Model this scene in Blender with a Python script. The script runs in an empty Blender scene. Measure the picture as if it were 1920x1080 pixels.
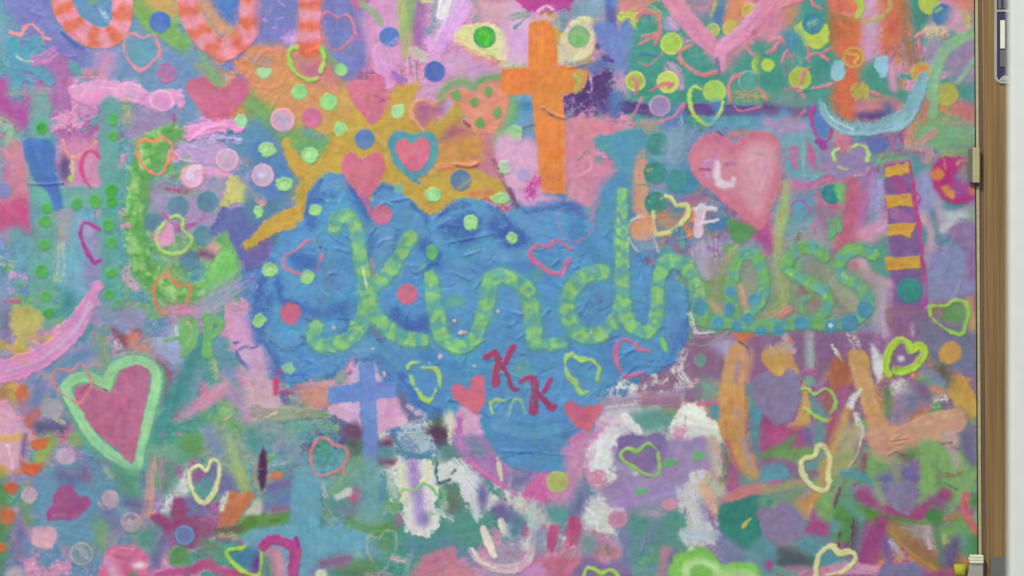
import bpy, bmesh, math
import numpy as np

# ------------------------------------------------------------------ camera, world, lamps, exposure
SC = bpy.context.scene
COL = SC.collection
MM = 0.001                       # one photograph pixel on the painted surface = 1 mm

cam_d = bpy.data.cameras.new("camera")
cam = bpy.data.objects.new("camera", cam_d)
COL.objects.link(cam)
cam.location = (0.0, -4.0, 0.0)
cam.rotation_euler = (math.radians(90), 0, 0)
cam_d.sensor_width = 36.0
cam_d.lens = 75.0
cam_d.clip_end = 100
cam_d.dof.use_dof = True
cam_d.dof.focus_distance = 3.93
cam_d.dof.aperture_fstop = 4.2
SC.camera = cam

W = bpy.data.worlds.new("World")
SC.world = W
W.use_nodes = True
W.node_tree.nodes["Background"].inputs["Color"].default_value = (0.95, 0.98, 1.0, 1)
W.node_tree.nodes["Background"].inputs["Strength"].default_value = 0.47

def lamp(name, loc, target, size, power, color):
    d = bpy.data.lights.new(name, 'AREA')
    d.shape = 'RECTANGLE'; d.size = size[0]; d.size_y = size[1]
    d.energy = power; d.color = color
    o = bpy.data.objects.new(name, d)
    COL.objects.link(o)
    o.location = loc
    dx, dy, dz = (target[i] - loc[i] for i in range(3))
    o.rotation_euler = (math.atan2(math.hypot(dx, dy), -dz), 0, math.atan2(-dx, dy))
    return o
# soft ceiling light from above and to the left, as the ridges of the paint show
lamp("ceiling_lamp", (-2.2, -3.4, 4.5), (0.1, 0, -0.2), (1.5, 0.9), 375, (1.0, 0.98, 0.95))

SC.view_settings.view_transform = 'Standard'
SC.view_settings.look = 'None'
SC.view_settings.exposure = 0.0
SC.view_settings.gamma = 1.0

# ------------------------------------------------------------------ a small painter working on a grid
STEP = 1.8                        # grid spacing in millimetres
X0, X1, Y0, Y1 = -46.0, 1827.0, -46.0, 1126.0
NX = int((X1 - X0) / STEP) + 1
NY = int((Y1 - Y0) / STEP) + 1
gx = (X0 + np.arange(NX) * STEP).astype(np.float32)
gy = (Y0 + np.arange(NY) * STEP).astype(np.float32)
GX, GY = np.meshgrid(gx, gy)
rng = np.random.default_rng(11)

def fft_noise(n, lo, hi, seed):
    r = np.random.default_rng(seed)
    f = np.fft.fft2(r.standard_normal((n, n)))
    k = np.fft.fftfreq(n) * n
    kk = np.hypot(*np.meshgrid(k, k)) + 1e-6
    f *= ((kk >= lo) & (kk <= hi)) / kk ** 0.9
    a = np.real(np.fft.ifft2(f))
    return (a / a.std()).astype(np.float32)
NZ_A = fft_noise(512, 6, 90, 1)      # general blotches
NZ_B = fft_noise(512, 20, 200, 2)    # finer
NZ_C = fft_noise(512, 4, 160, 3)

def smp(nz, u, v):
    n = nz.shape[0]
    u = np.mod(u, n); v = np.mod(v, n)
    iu = np.floor(u).astype(np.int32); iv = np.floor(v).astype(np.int32)
    fu = u - iu; fv = v - iv
    iu %= n; iv %= n
    ju = (iu + 1) % n; jv = (iv + 1) % n
    return (nz[iv, iu] * (1 - fu) * (1 - fv) + nz[iv, ju] * fu * (1 - fv)
            + nz[jv, iu] * (1 - fu) * fv + nz[jv, ju] * fu * fv)

def rgb(h):
    c = np.array([int(h[i:i + 2], 16) for i in (0, 2, 4)], np.float32) / 255.0
    return c

# ---- underpainting: coarse map of colours, 80 mm apart, broken up by noise
PAL = dict(p='777cba', s='668fb4', b='5286c0', l='6aa6c6', t='589ca8', g='4d9c8c', n='74ac72', k='d590b8', r='cd7092',
           m='a85f9c', v='93708f', w='9a88b4', o='d8875c', y='c9a34c', h='e0c6d4', c='e08c78', x='8aa098', d='645890',
           u='ae98c2', a='d8dad2', e='9ad08c')
ROWS = ["ppsbnppoppkkmxsogbrgookg",
        "tpssnppookkkkykbgkrgokgk",
        "pmkksoooorkuokdgggggogow",
        "mtmwskyyyyoyrlktsssbtonx",
        "rbmtnusyyyyrkkrtssrrtmpm",
        "rtktnwwbybbbbbtsovrrtrvw",
        "stltnxpsbbbbbbbbvwxxtrvw",
        "tntnntbbbbbbbbbbnnnnwmvw",
        "wykswgkbbbbbbbbbvvvvvvvw",
        "kkskrtxxkbbbbbbavovwovov",
        "kwrrgnxtdbbbbbaaoovmvonv",
        "owtsgxxtgaawkkauxmmnnvnn",
        "ntsswmnlgnggawuuawgwmnvn",
        "pkswkgklsggkkrkgnwxgmmoy",
        "pkswkgklsggkkrkgnwxgmmoy"]
base = np.array([[rgb(PAL[c]) for c in (r + r[-1] * 3)[:25]] for r in ROWS], np.float32)
wx = GX / 80 + 0.42 * smp(NZ_A, GX / 5 + 31, GY / 5) + 0.16 * smp(NZ_B, GX / 2.4, GY / 2.4)
wy = GY / 80 + 0.42 * smp(NZ_A, GX / 5, GY / 5 + 77) + 0.16 * smp(NZ_B, GX / 2.4 + 90, GY / 2.4)
wx = np.clip(wx, 0, 23.99); wy = np.clip(wy, 0, 13.99)
iu = wx.astype(int); iv = wy.astype(int)
sh = lambda f: np.clip((f - 0.5) * 2.6 + 0.5, 0, 1)[..., None]
fu, fv = sh(wx - iu), sh(wy - iv)
C = (base[iv, iu] * (1 - fu) * (1 - fv) + base[iv, iu + 1] * fu * (1 - fv)
     + base[iv + 1, iu] * (1 - fu) * fv + base[iv + 1, iu + 1] * fu * fv).astype(np.float32)
C += (0.025 * smp(NZ_B, GX / 2, GY / 2))[..., None]
HT = (0.35 * smp(NZ_B, GX / 1.6, GY / 1.6)).astype(np.float32)
OWN = np.zeros((NY, NX), np.int16)
PARTS = [None]                     # (name, label, parent key)

def part_id(n):
    if n is None: return 0
    if isinstance(n, int): return n
    PARTS.append(n if len(n) == 3 else (n + (None,) * (3 - len(n))))
    return len(PARTS) - 1

TX, TY, TS = 0.0, 0.0, 1.0
def T(x, y, s=0.25):
    global TX, TY, TS
    TX, TY, TS = x, y, s
def pts(s):
    if not isinstance(s, str): return np.array(s, np.float32)
    a = np.array([[float(v) for v in q.split(",")] for q in s.split()], np.float32)
    return a * TS + np.array([TX, TY], np.float32)

def spline(p, closed, gap=4.0):
    n = len(p)
    if n < 3 and not closed:
        m = max(2, int(np.hypot(*(p[-1] - p[0])) / gap) + 1)
        t = np.linspace(0, 1, m)[:, None]
        return p[0] * (1 - t) + p[-1] * t
    out = []
    rngs = n if closed else n - 1
    for i in range(rngs):
        if closed:
            a, b, c, d = p[(i - 1) % n], p[i], p[(i + 1) % n], p[(i + 2) % n]
        else:
            b, c = p[i], p[i + 1]
            a = p[i - 1] if i else 2 * b - c
            d = p[i + 2] if i + 2 < n else 2 * c - b
        m = max(2, int(np.hypot(*(c - b)) / gap))
        t = np.linspace(0, 1, m, endpoint=False)[:, None]
        out.append(0.5 * (2 * b + (c - a) * t + (2 * a - 5 * b + 4 * c - d) * t ** 2 + (3 * b - a - 3 * c + d) * t ** 3))
    if not closed: out.append(p[-1:])
    return np.concatenate(out)

def window(lo, hi, pad):
    i0 = max(0, int((lo[0] - pad - X0) / STEP)); i1 = min(NX, int((hi[0] + pad - X0) / STEP) + 2)
    j0 = max(0, int((lo[1] - pad - Y0) / STEP)); j1 = min(NY, int((hi[1] + pad - Y0) / STEP) + 2)
    if i1 <= i0 or j1 <= j0: return None
    return slice(j0, j1), slice(i0, i1)

def sstep(a, b, x):
    t = np.clip((x - a) / (b - a), 0, 1)
    return t * t * (3 - 2 * t)

SEED = [0.0]
def lay(win, d, ac, al, col, soft, rg, dry, a, n, h, c2=None, mixm=None, streak_len=14.0, keep=0):
    """d: signed distance in mm (negative inside); ac/al: coordinates across and along the brush"""
    SEED[0] += 37.7
    s0 = SEED[0]
    X, Y = GX[win], GY[win]
    dd = d + rg * (0.30 * smp(NZ_B, X / 1.5 + s0, Y / 1.5) + 0.75 * smp(NZ_A, X / 1.6, Y / 1.6 + s0))
    soft = soft * 1.25 + 0.6
    al0 = sstep(soft, -soft, dd)
    st = smp(NZ_C, ac / 0.75 + s0, al / streak_len + s0 * 3)          # bristle streaks
    if dry > 0:
        thr = (dry - 0.5) * 3.0
        fine = smp(NZ_B, X / 0.75 + s0, Y / 0.75)
        edge = np.clip(1.0 + d / 14.0, 0, 1)                            # thinner towards the rim
        al0 = al0 * (0.10 + 0.90 * sstep(thr - 0.85, thr + 0.85, 0.70 * st + 0.65 * fine + 0.9 - 1.1 * edge))
    av = (al0 * a)[..., None]
    c = np.broadcast_to(rgb(col), X.shape + (3,)).copy()
    if c2 is not None and mixm is not None:
        c = c * (1 - mixm[..., None]) + rgb(c2) * mixm[..., None]
    bl = smp(NZ_A, X / 2.2 + s0, Y / 2.2)
    c *= (1 + 0.013 * st + 0.020 * bl)[..., None]
    c += 0.014 * np.stack([smp(NZ_A, X / 3 + s0, Y / 3), smp(NZ_A, X / 3, Y / 3 + s0), smp(NZ_A, X / 3 + 99, Y / 3 + s0)], -1)
    C[win] = C[win] * (1 - av) + c * av
    rim = np.exp(-((dd + 2.2) / 2.0) ** 2) * 0.45
    hh = h * (0.55 + 0.12 * st + 0.10 * bl + rim)
    HT[win] = HT[win] * (1 - 0.55 * al0) + hh * al0
    if n is not None:
        pid = part_id(n)
        OWN[win][al0 * a > 0.45] = pid
        return pid

def P(s, col, soft=3.0, rg=1.5, dry=0.0, a=1.0, n=None, h=0.5, sharp=False, ang=None, c2=None, grad=None):
    if n is None: soft *= 1.6
    p = pts(s)
    q = p if sharp else spline(p, True, 6.0)
    w = window(q.min(0), q.max(0), 6 + 2 * soft + rg * 3)
    if w is None: return
    X, Y = GX[w], GY[w]
    e = np.roll(q, -1, 0)
    d2 = np.full(X.shape, 1e9, np.float32); ins = np.zeros(X.shape, bool)
    for (ax, ay), (bx, by) in zip(q, e):
        vx, vy = bx - ax, by - ay
        L = vx * vx + vy * vy + 1e-9
        t = np.clip(((X - ax) * vx + (Y - ay) * vy) / L, 0, 1)
        d2 = np.minimum(d2, (X - ax - t * vx) ** 2 + (Y - ay - t * vy) ** 2)
        if ay != by:
            ins ^= ((ay > Y) != (by > Y)) & (X < (bx - ax) * (Y - ay) / (by - ay) + ax)
    d = np.sqrt(d2) * np.where(ins, -1, 1)
    if ang is None:
        m = p - p.mean(0)
        u, sv, vt = np.linalg.svd(m, full_matrices=False)
        dx, dy = vt[0]
    else:
        dx, dy = math.cos(math.radians(ang)), math.sin(math.radians(ang))
    mixm = None
    if c2 is not None:
        g = np.array(grad, np.float32) if grad else np.array([0, 1], np.float32)
        t = (X - q[:, 0].mean()) * g[0] + (Y - q[:, 1].mean()) * g[1]
        mixm = sstep(-1, 1, t / max(8.0, 0.45 * (np.ptp(q @ g))) + 0.3 * smp(NZ_A, X / 2, Y / 2))
    return lay(w, d, -X * dy + Y * dx, X * dx + Y * dy, col, soft, rg, dry, a, n, h, c2, mixm)

def S(s, wd, col, soft=1.6, rg=1.0, dry=0.0, a=1.0, n=None, h=0.8, c2=None, per=0.0, duty=0.5, ph=0.0, closed=False, ss=0.42, jit=0.2):
    p = pts(s)
    q = spline(p, closed, 4.0)
    if closed: q = np.concatenate([q, q[:1]])
    ws = np.atleast_1d(np.array(wd, np.float32)) * TS
    if ws.max() < 12: ws = ws * 0.88
    if n is None and ws.max() > 12: soft = soft * 1.5
    prof = np.interp(np.linspace(0, 1, len(q)), np.linspace(0, 1, len(ws)), ws) / 2
    w = window(q.min(0), q.max(0), prof.max() + 6 + 2 * soft + rg * 3)
    if w is None: return
    X, Y = GX[w], GY[w]
    best = np.full(X.shape, 1e9, np.float32); al = np.zeros(X.shape, np.float32); ac = np.zeros(X.shape, np.float32)
    run = 0.0
    for i in range(len(q) - 1):
        ax, ay = q[i]; bx, by = q[i + 1]
        vx, vy = bx - ax, by - ay
        L = math.hypot(vx, vy) + 1e-6
        t = np.clip(((X - ax) * vx + (Y - ay) * vy) / (L * L), 0, 1)
        dist = np.hypot(X - ax - t * vx, Y - ay - t * vy)
        dd = dist - (prof[i] * (1 - t) + prof[i + 1] * t)
        m = dd < best
        best = np.where(m, dd, best)
        al = np.where(m, run + t * L, al)
        side = ((X - ax) * vy - (Y - ay) * vx) / L
        ac = np.where(m, side, ac)
        run += L
    mixm = None
    if c2 is not None and per:
        pp = per * TS
        z = (al + ph * TS + jit * pp * 0.5 * smp(NZ_A, X / 3, Y / 3)) / pp
        fr = z - np.floor(z)
        mixm = sstep(0, ss, fr) * sstep(duty + ss, duty, fr)
    return lay(w, best, ac, al, col, soft, rg, dry, a, n, h, c2, mixm)

def D(x, y, r, col, ry=None, n=None, rim=None, rw=0.2, soft=1.2, rg=0.6, a=1.0, dry=0.0, h=0.7):
    cx, cy = x * TS + TX, y * TS + TY
    rx = r * TS; ryy = (ry or r) * TS
    w = window((cx - rx, cy - ryy), (cx + rx, cy + ryy), 8 + soft * 2)
    if w is None: return
    X, Y = GX[w], GY[w]
    k = np.hypot((X - cx) / rx, (Y - cy) / ryy)
    d = (k - 1) * min(rx, ryy)
    mixm = sstep(1 - rw * 1.6, 1 - rw * 0.5, k) if rim else None
    an = rng.uniform(0, 3.1)
    return lay(w, d, X * math.cos(an) + Y * math.sin(an), Y * math.cos(an) - X * math.sin(an), col, soft, rg, dry, a, n, h, rim, mixm, 9.0)

def K(s, wd=14, h=2.2):
    """a crease or ridge in the paint: relief only"""
    q = spline(pts(s), False, 4.0)
    hw = wd * TS
    w = window(q.min(0), q.max(0), hw * 3 + 3)
    if w is None: return
    X, Y = GX[w], GY[w]
    best = np.full(X.shape, 1e9, np.float32)
    for i in range(len(q) - 1):
        ax, ay = q[i]; vx, vy = q[i + 1] - q[i]
        t = np.clip(((X - ax) * vx + (Y - ay) * vy) / (vx * vx + vy * vy + 1e-6), 0, 1)
        best = np.minimum(best, np.hypot(X - ax - t * vx, Y - ay - t * vy))
    HT[w] += h * np.exp(-(best / max(hw, 1.6)) ** 2)
# ------------------------------------------------------------------ the marks, painted quarter by quarter (coordinates in 1/4 photograph pixels)
GROUP_LABELS = {"kindness_word": "green and teal striped cursive word kindness"}
# ===== rows 1: x 0-480
T(0, 0)
P("40,40 400,-60 450,250 700,400 700,520 450,440 150,190", '7177b9')
P("-60,120 60,150 110,240 40,380 -60,400", '6a9cae', soft=14)
P("760,400 1000,200 1300,330 1500,560 1500,900 1400,1000 1200,700 700,480", '6a90b8', soft=10)
S("1030,0 1180,160 1370,340", [170, 200, 90], '78aa5c', soft=4)
S("1160,-20 1290,60", 150, 'c49d5c', soft=6)
P("570,-60 830,-60 820,190 700,200 600,120", '5a8eb8', soft=6)
S("680,20 780,-20", 70, '74a070', dry=.5)
S("750,60 800,150", 40, 'b0c8d8', dry=.7)
S("470,240 560,330 620,360", 40, '5a62ac')
S("460,-100 480,60 560,190 700,280 830,275 905,190 920,60 920,-100", [150, 165, 165, 155, 160, 165], 'da6c52', c2='e08ca0', per=165, n=("letter", "orange and pink striped letter U at the top edge"), h=1.0)
P("1540,-40 1780,-40 1745,120 1690,190 1600,90", '4878be', soft=4)
P("400,150 400,150 400,151", '000000', a=0) if False else None
S("1405,-100 1440,130 1560,310 1660,375 1760,330 1870,190 1890,-100", [170, 170, 165, 170, 175, 180, 170], 'dc6a54', c2='e28ca0', per=180, n=("letter", "orange and pink striped letter V at the top edge"), h=1.0)
S("1550,40 1640,180 1700,230", 110, 'cf9468', soft=8, dry=.35)
D(1200, 165, 80, '4a72bc', n=("dot", "blue dot between the striped U and V"))
P("960,290 1050,290 1160,290 1180,400 1060,490 970,430", '5f9db2', soft=10)
S("940,290 980,250 1030,265 1070,285 1150,265 1180,320 1200,400 1130,480 1050,530 970,460 930,370", 22, 'de8896', closed=True, n=("heart_outline", "thin salmon heart outline under the striped U"))
S("1185,380 1210,445", 18, 'de8896')
S("80,245 155,262 200,195 245,185 300,240 335,285 380,295", [36, 30, 26, 28, 20], 'e89494', n=("brush_stroke", "thin coral squiggle at the upper left"))
S("318,245 326,330", 20, 'd88c98')
S("100,330 130,500 110,690", 110, '5098b4', n=("letter", "teal letter K at the far left"))
S("270,320 180,430 130,480", 110, '5098b4', n=len(PARTS) - 1)
S("130,460 300,520 370,600", 110, '5098b4', n=len(PARTS) - 1)
S("130,425 180,455 250,462", 12, 'c0c4b8')
P("300,470 500,430 530,600 510,800 400,800 330,740 420,640 380,540", 'a663a4', soft=6)
S("270,460 340,440 400,400", 90, 'c870ae', dry=.5)
P("-60,600 40,600 80,740 140,810 210,815 210,950 100,960 -60,880", 'ac4c9c', soft=6)
S("80,700 350,690", 60, '90a094', soft=8, dry=.4)
S("740,640 780,500 800,450", 130, 'ce88b6', soft=12)
S("650,560 720,560", 80, '9c7c86', dry=.5)
P("530,650 600,625 700,605 860,612 1060,640 1100,690 1280,670 1370,690 1370,800 1280,810 1220,850 1120,820 1000,780 700,780 560,750", 'e2a0cc', rg=3, n=("brush_stroke", "ragged horizontal pale pink brush stroke"), h=1.2, c2='d888c0')
S("1130,760 1170,690 1250,690 1300,760 1250,830 1170,810", 18, 'f0b8d4', closed=True, a=.8)
S("960,660 1000,700 980,720", 40, 'b494d0', dry=.5)
S("600,800 700,840 640,870", 80, 'c884b8', dry=.45)
S("530,470 600,550", [40, 64, 30], '569c94', soft=3)
D(1250, 545, 80, 'b4679a', n=("dot", "mauve dot left of the rose heart"), dry=.2)
P("1000,850 1250,850 1300,1000 1150,1080 1000,1000", '9a84b0', soft=10)
S("1300,860 1310,920", 32, 'a84c96')
S("-40,900 60,960 60,1080", 100, '8cc094', soft=10, dry=.3)
S("1030,1080 1200,990 1320,930", [70, 60, 30], '66b060', soft=3)
S("1330,960 1380,1020 1400,1040", 20, 'd49078', h=1.5)
S("950,770 950,900", 70, '84b868', soft=8, dry=.3)
S("1440,430 1540,500 1650,560", 130, '6a90ae', soft=12, dry=.35)
S("1520,460 1580,560 1640,640", [60, 70, 90], '72b070', soft=8, dry=.25)
K("470,240 560,320", 8, 1.5); K("240,90 320,120", 8, 1)
# ===== x 480-960
T(480, 0)
P("40,-40 310,-40 310,250 220,330 40,300", '7277bb', soft=6)
for a in ("170,10 220,50", "150,150 210,130", "130,210 160,215", "60,150 75,160"): S(a, 14, 'b888c8')
P("500,-40 700,-20 780,100 850,400 780,560 620,640 560,440 500,250", '7478bc', soft=6)
P("200,270 320,230 310,340 240,340", 'cf9ad0', soft=8, dry=.4)
P("850,-40 1060,-40 1080,400 1060,600 900,560 850,380 800,120", 'd292c2', soft=8)
P("700,-60 840,-60 830,20 770,68 720,40", 'c4689c', soft=2, n=("heart", "tip of a rose heart cut by the top edge"))
S("800,30 900,110 930,170", 50, '8cae80', dry=.3)
S("1085,-20 1100,180 1130,420", [60, 70, 50], 'a8b072', soft=3)
S("1110,60 1160,220 1190,440", 50, 'c2bc7c', h=1.2)
S("1165,-20 1170,180", 90, '7cb266', soft=8)
S("1250,20 1220,180 1215,320", 95, 'a66cae', soft=6)
S("1260,0 1310,10", 50, 'd8d888', dry=.3)
P("1350,-40 1640,-40 1600,80 1560,160 1400,330 1330,200", 'cfb0d0', soft=10, dry=.3)
S("1340,60 1330,200 1290,250", 80, '7a96a4', dry=.6)
S("1430,-20 1400,110", 100, 'e8e2e4', dry=.25, h=1.4)
S("1580,20 1470,200 1380,350", [120, 130, 110], 'd89ede', dry=.2, h=1.3)
S("1620,-20 1680,90 1640,150", 50, '7a94a0', dry=.5)
S("1300,310 1340,420 1250,440", 80, 'd8a4d4', dry=.3)
S("1430,330 1420,440", 60, 'a670c0', dry=.45)
S("1480,430 1490,500", 70, '6c90b0', dry=.4)
P("1470,420 1700,440 1850,520 1850,640 1500,700 1240,760 1240,640", 'cb94c4', soft=8)
P("1650,0 1900,0 1920,170 1700,160", 'd09ca8', soft=8)
S("1900,60 1880,200", 50, '80a098', dry=.5)
S("1880,150 1920,260", 60, 'cc80b0', dry=.3)
P("1485,275 1560,190 1680,168 1800,210 1900,300 1915,370 1870,470 1760,420 1640,390 1540,330", 'dcdc94', soft=3, rg=2.5, n=("eye", "cream almond eye with vivid green iris left of the orange cross"), h=1.4)
eye1 = len(PARTS) - 1
S("1500,290 1540,330 1640,400 1760,440", 30, 'e0b090', dry=.5)
D(1700, 270, 66, '4cc43c', n=None)
D(1715, 278, 82, '43b62f', rim='4c9c70', n=("iris", "vivid green iris", eye1))
S("1670,230 1740,260 1730,330", 50, '58d040', dry=.4)
S("1860,480 1920,480", 60, 'b8d070', dry=.3)
D(1000, 275, 76, '4f7cc2', n=("dot", "blue dot on the pink streak at the top"))
S("1020,330 1060,300", 40, 'a890c8', dry=.5)
S("950,400 980,600", 150, 'd496ca', dry=.25, h=1.1)
S("870,560 780,560", 60, '9a5a90', dry=.2)
S("1040,560 1100,600", 70, '9c6cb8', dry=.35)
S("1190,400 1170,520 1200,640", [90, 80, 90], 'd49cc4', dry=.55, h=1.2)
for a in ("1150,430 1160,560", "1200,460 1210,600", "1090,500 1100,580"): S(a, 16, '6c7a9c', dry=.5)
S("1190,380 1250,430", 70, 'b8d0a0', dry=.5)
D(1340, 535, 78, '466fba', n=("dot", "blue dot below the cream eye"))
S("500,370 560,470 620,520", 80, '7aa070', dry=.35)
P("-40,380 160,350 330,420 560,560 700,660 760,900 560,1000 380,980 200,820 -40,680", 'd68c5e', soft=8, c2='cf9a58', grad=(1, .5))
S("0,450 60,390 120,380", 26, 'd88470')
S("-20,440 90,470", 90, '8c8ca0', dry=.5)
P("280,420 450,440 560,540 610,650 450,630 330,560", 'bc7280', soft=10)
S("400,620 520,600 600,680", 60, 'd88870', dry=.4)
P("-120,640 150,830 320,960 480,1040 300,1100 160,1060 -60,900", '78a660', soft=8)
P("-260,960 -60,900 60,920 180,1080 0,1200 -260,1160", '568cb2', soft=8)
S("380,980 480,1040 560,1040", 80, '5c98a0', dry=.35)
P("560,790 700,900 760,720 1000,800 1000,700 1100,640 1240,630 1180,760 1150,900 1260,960 1400,900 1500,780 1570,860 1450,960 1300,1100 600,1100 560,960", 'c6a043', soft=5, rg=3, n=("sun_burst", "mustard yellow sunburst band above the blue cloud"))
sun = len(PARTS) - 1
S("0,450 20,410 60,380 110,370 180,390 190,420", 20, "d8846c", n=("heart_outline", "faint coral heart outline round a light green dot"))
S("-60,560 -40,620 10,650 110,662 200,620 230,540", 18, "dc8c5c", n=len(PARTS) - 1)
S("-40,560 -20,480 0,450", 18, "d48c78", n=len(PARTS) - 1)
D(545, 765, 60, '92d482', rg=1.4, n=("dot", None)); D(325, 690, 58, '8fce80', n=("dot", None)); D(640, 525, 46, '94d088', n=("dot", None))
D(60, 545, 55, 'a2d294', ry=42, n=("dot", None), rg=1.6)
T(0, 0)
P("1390,640 1440,592 1530,580 1590,635 1680,655 1760,590 1840,580 1865,640 1840,740 1750,850 1690,920 1600,920 1470,790 1410,710", 'ca6686', soft=2, sharp=False, n=("heart", "flat rose heart with its point under pink scribble"))
P("1370,940 1500,905 1650,900 1780,890 1830,930 1810,990 1640,990 1500,1040 1400,1080", 'e08ac8', rg=4, dry=.3, h=1.8, n=("brush_stroke", "thick pink scribble covering a heart point"))
S("1480,1080 1620,1040 1780,1050", 70, 'b4a4d8', dry=.5, h=1.6)
S("1420,1060 1560,960 1700,940", 26, 'f0a0d0', h=1.6)
S("1640,1050 1750,1050", 18, '4858a8', dry=.3)
D(1725, 990, 24, '508898')
D(1810, 905, 48, '98d498', rg=1.4)
T(480, 0)
S("340,365 280,355 250,400 258,480 310,560 400,605 455,598", [30, 32, 34, 32, 34, 38], '9ed858', h=2.6, n=("heart_outline", "bright lime heart outline squeezed thick from the tube below the letter I"))
S("485,535 515,450 490,375 440,375 375,402 330,372", [36, 34, 40, 36, 30], 'a6de5e', h=2.6, n=len(PARTS) - 1)
S("405,-80 402,180 400,350", [172, 165, 165], 'e08ca4', c2='e0684c', per=160, duty=.42, ph=120, jit=.1, n=("letter", "orange and pink striped letter I at the top edge"), h=.9)
S("500,110 555,98 610,130 690,115 735,200 735,270 680,330 600,380 520,310 480,220", 20, 'dc748c', closed=True, n=("heart_outline", "thin rose heart outline on periwinkle beside the letter I"))
S("740,190 765,295", 16, 'dc748c')
D(420, 885, 76, 'c86a92', n=("dot", "rose dot on the orange patch"))
D(200, 900, 92, 'cc9cb4', rim='e6a2b8', n=("dot", "pink ringed dot at the edge of the orange patch"), h=1.0)
S("160,880 220,920 210,960", 60, 'a8a4c8', dry=.5)
P("680,640 730,600 800,620 832,630 850,570 910,553 960,590 975,720 980,800 900,920 860,932 800,860 720,760", 'd06c8c', soft=2, n=("heart", "rose heart tilted on the mustard sunburst"))
S("890,720 950,740", 8, '985078'); S("930,760 970,750", 8, '985078')
S("980,760 1010,820", 22, 'd88878')
D(1065, 835, 50, 'a2da94', rg=1.6, n=("dot", None)); D(635, 970, 56, '9cda90', rg=1.4, n=("dot", None))
D(815, 1045, 78, '5b7eb8', n=("dot", "dull blue dot on the mustard sunburst"))
S("850,1060 880,1000", 40, '9c8c90', dry=.5)
P("1200,800 1270,760 1340,800 1395,760 1395,850 1290,900 1250,950 1200,900", 'b06684', soft=5)
S("1410,745 1330,775 1250,750 1200,765 1165,830 1180,890 1250,975", [34, 30, 20, 26, 34, 30, 16], 'df986e', n=("heart_outline", "salmon heart outline left of the dotted salmon heart"))
P("1370,1070 1400,1010 1480,930 1600,960 1620,1000 1500,1060", 'b06874', soft=6)
# ===== x 960-1440
T(960, 0)
P("-40,60 160,110 120,500 -40,480", 'd8b4cc', soft=8)
P("-40,220 120,240 120,420 0,380", 'd4a0d4', soft=10)
S("0,120 100,100", 60, '8c9c90', dry=.5); S("20,210 120,120", 18, '6c8ca4')
P("430,-40 700,-40 700,150 600,160 420,150 330,100", '8498ae', soft=8)
S("560,60 700,20", 60, '7aa4c4', soft=8)
P("20,-40 440,-40 420,70 330,90 250,90 180,110 100,60", 'bc3c98', rg=3, soft=2, n=("heart", "magenta heart tip above the orange cross"))
S("200,90 260,50 300,70", 40, 'e0b8d4', dry=.45); S("330,80 350,230", 34, 'd8b8cc', dry=.5); S("180,120 300,150", 50, 'd8a0c0', dry=.4)
S("745,20 748,190", 85, '5a62a4', soft=4)
P("700,-40 820,-40 800,30 760,60 720,30", '5080cc', soft=4)
P("820,-40 1020,-40 1000,80 900,100 800,110", 'd88a84', soft=6, n=None)
P("350,330 420,220 480,150 600,155 630,260 600,400 480,470 360,490", 'd4c8a4', soft=4, rg=3, dry=.12, n=("eye", "faded cream eye right of the orange cross"), h=1.3)
e2 = len(PARTS) - 1
S("450,190 520,140 600,150", 36, 'dcdc9c', dry=.4); S("440,460 560,400", 50, 'e0dca8', dry=.4)
D(500, 275, 82, '86b87a', rim='78b07a', n=("iris", "faded green iris", e2))
D(510, 300, 36, '68bc60', dry=.3)
P("420,480 560,470 700,400 740,540 560,560", '6878b0', soft=8, dry=.3)
P("600,190 680,165 760,180 800,220 880,190 935,230 930,330 900,420 870,540 780,560 740,440 680,380 640,290", '6b84c2', soft=4, n=("heart", "dusky blue heart right of the faded eye"))
S("690,430 750,460", 40, '584894')
P("940,140 1150,200 1300,400 1560,480 1900,300 1960,760 1300,790 1000,740 880,560 900,360", '45998a', soft=6)
S("970,400 1110,420", 26, '4080a4')
P("880,560 760,560 750,700 860,700", 'cf9cc4', soft=8, dry=.2)
S("1180,500 1240,560 1260,640", 90, 'bc98c0', dry=.35)
P("790,120 880,80 940,110 930,210 870,140 820,190", 'c6d458', rg=3, dry=.15, h=1.4)
P("1020,50 1110,60 1130,140 1040,110", 'c4c478', dry=.4)
S("940,130 1000,90 1100,120 1115,230 1080,325", 38, 'd88280', h=1.3, n=("brush_stroke", "coral branching squiggle on green near the blue heart"))
S("1090,250 980,272", 22, 'd88280'); S("1090,265 960,330", 24, 'd88280')
D(1200, 180, 80, '8c9cbc', rim='6c9cb0', dry=.3); S("1180,150 1220,200", 60, 'd098bc', dry=.5)
P("1290,-40 1560,-40 1480,130 1400,140 1300,60", '9a84a0', soft=8); S("1340,50 1440,60 1500,20", 34, 'd08888', dry=.3)
S("1530,20 1500,110", 40, 'b0b068', dry=.4)
P("1500,140 1580,30 1600,160 1560,230", '4c78b4', soft=4)
P("1640,-40 1770,-40 1740,140 1640,190 1590,180 1600,80", 'e08a66', soft=4)
D(1510, 225, 52, 'aec268', rim='c4d070'); D(1640, 215, 62, 'c8b85c'); D(1785, 85, 64, 'c8b456', rim='d8c860')
P("1500,380 1760,330 1680,420 1600,520", 'cc8094', soft=10)
S("1180,-40 1300,130 1430,280 1555,400", [150, 150, 140, 120], 'da88aa', n=("heart_outline", "thick pink heart outline cut by the top edge"), h=1.0, soft=3)
S("1960,-60 1890,60 1760,220 1640,320 1570,390 1580,520", [120, 115, 110, 110, 90, 50], 'db8cb2', n=len(PARTS) - 1, h=1.0, soft=3)
S("1840,60 1720,210 1590,310", 46, 'dc96c4', dry=.3)
S("1540,450 1550,540", 40, '5870ac', dry=.3)
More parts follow.
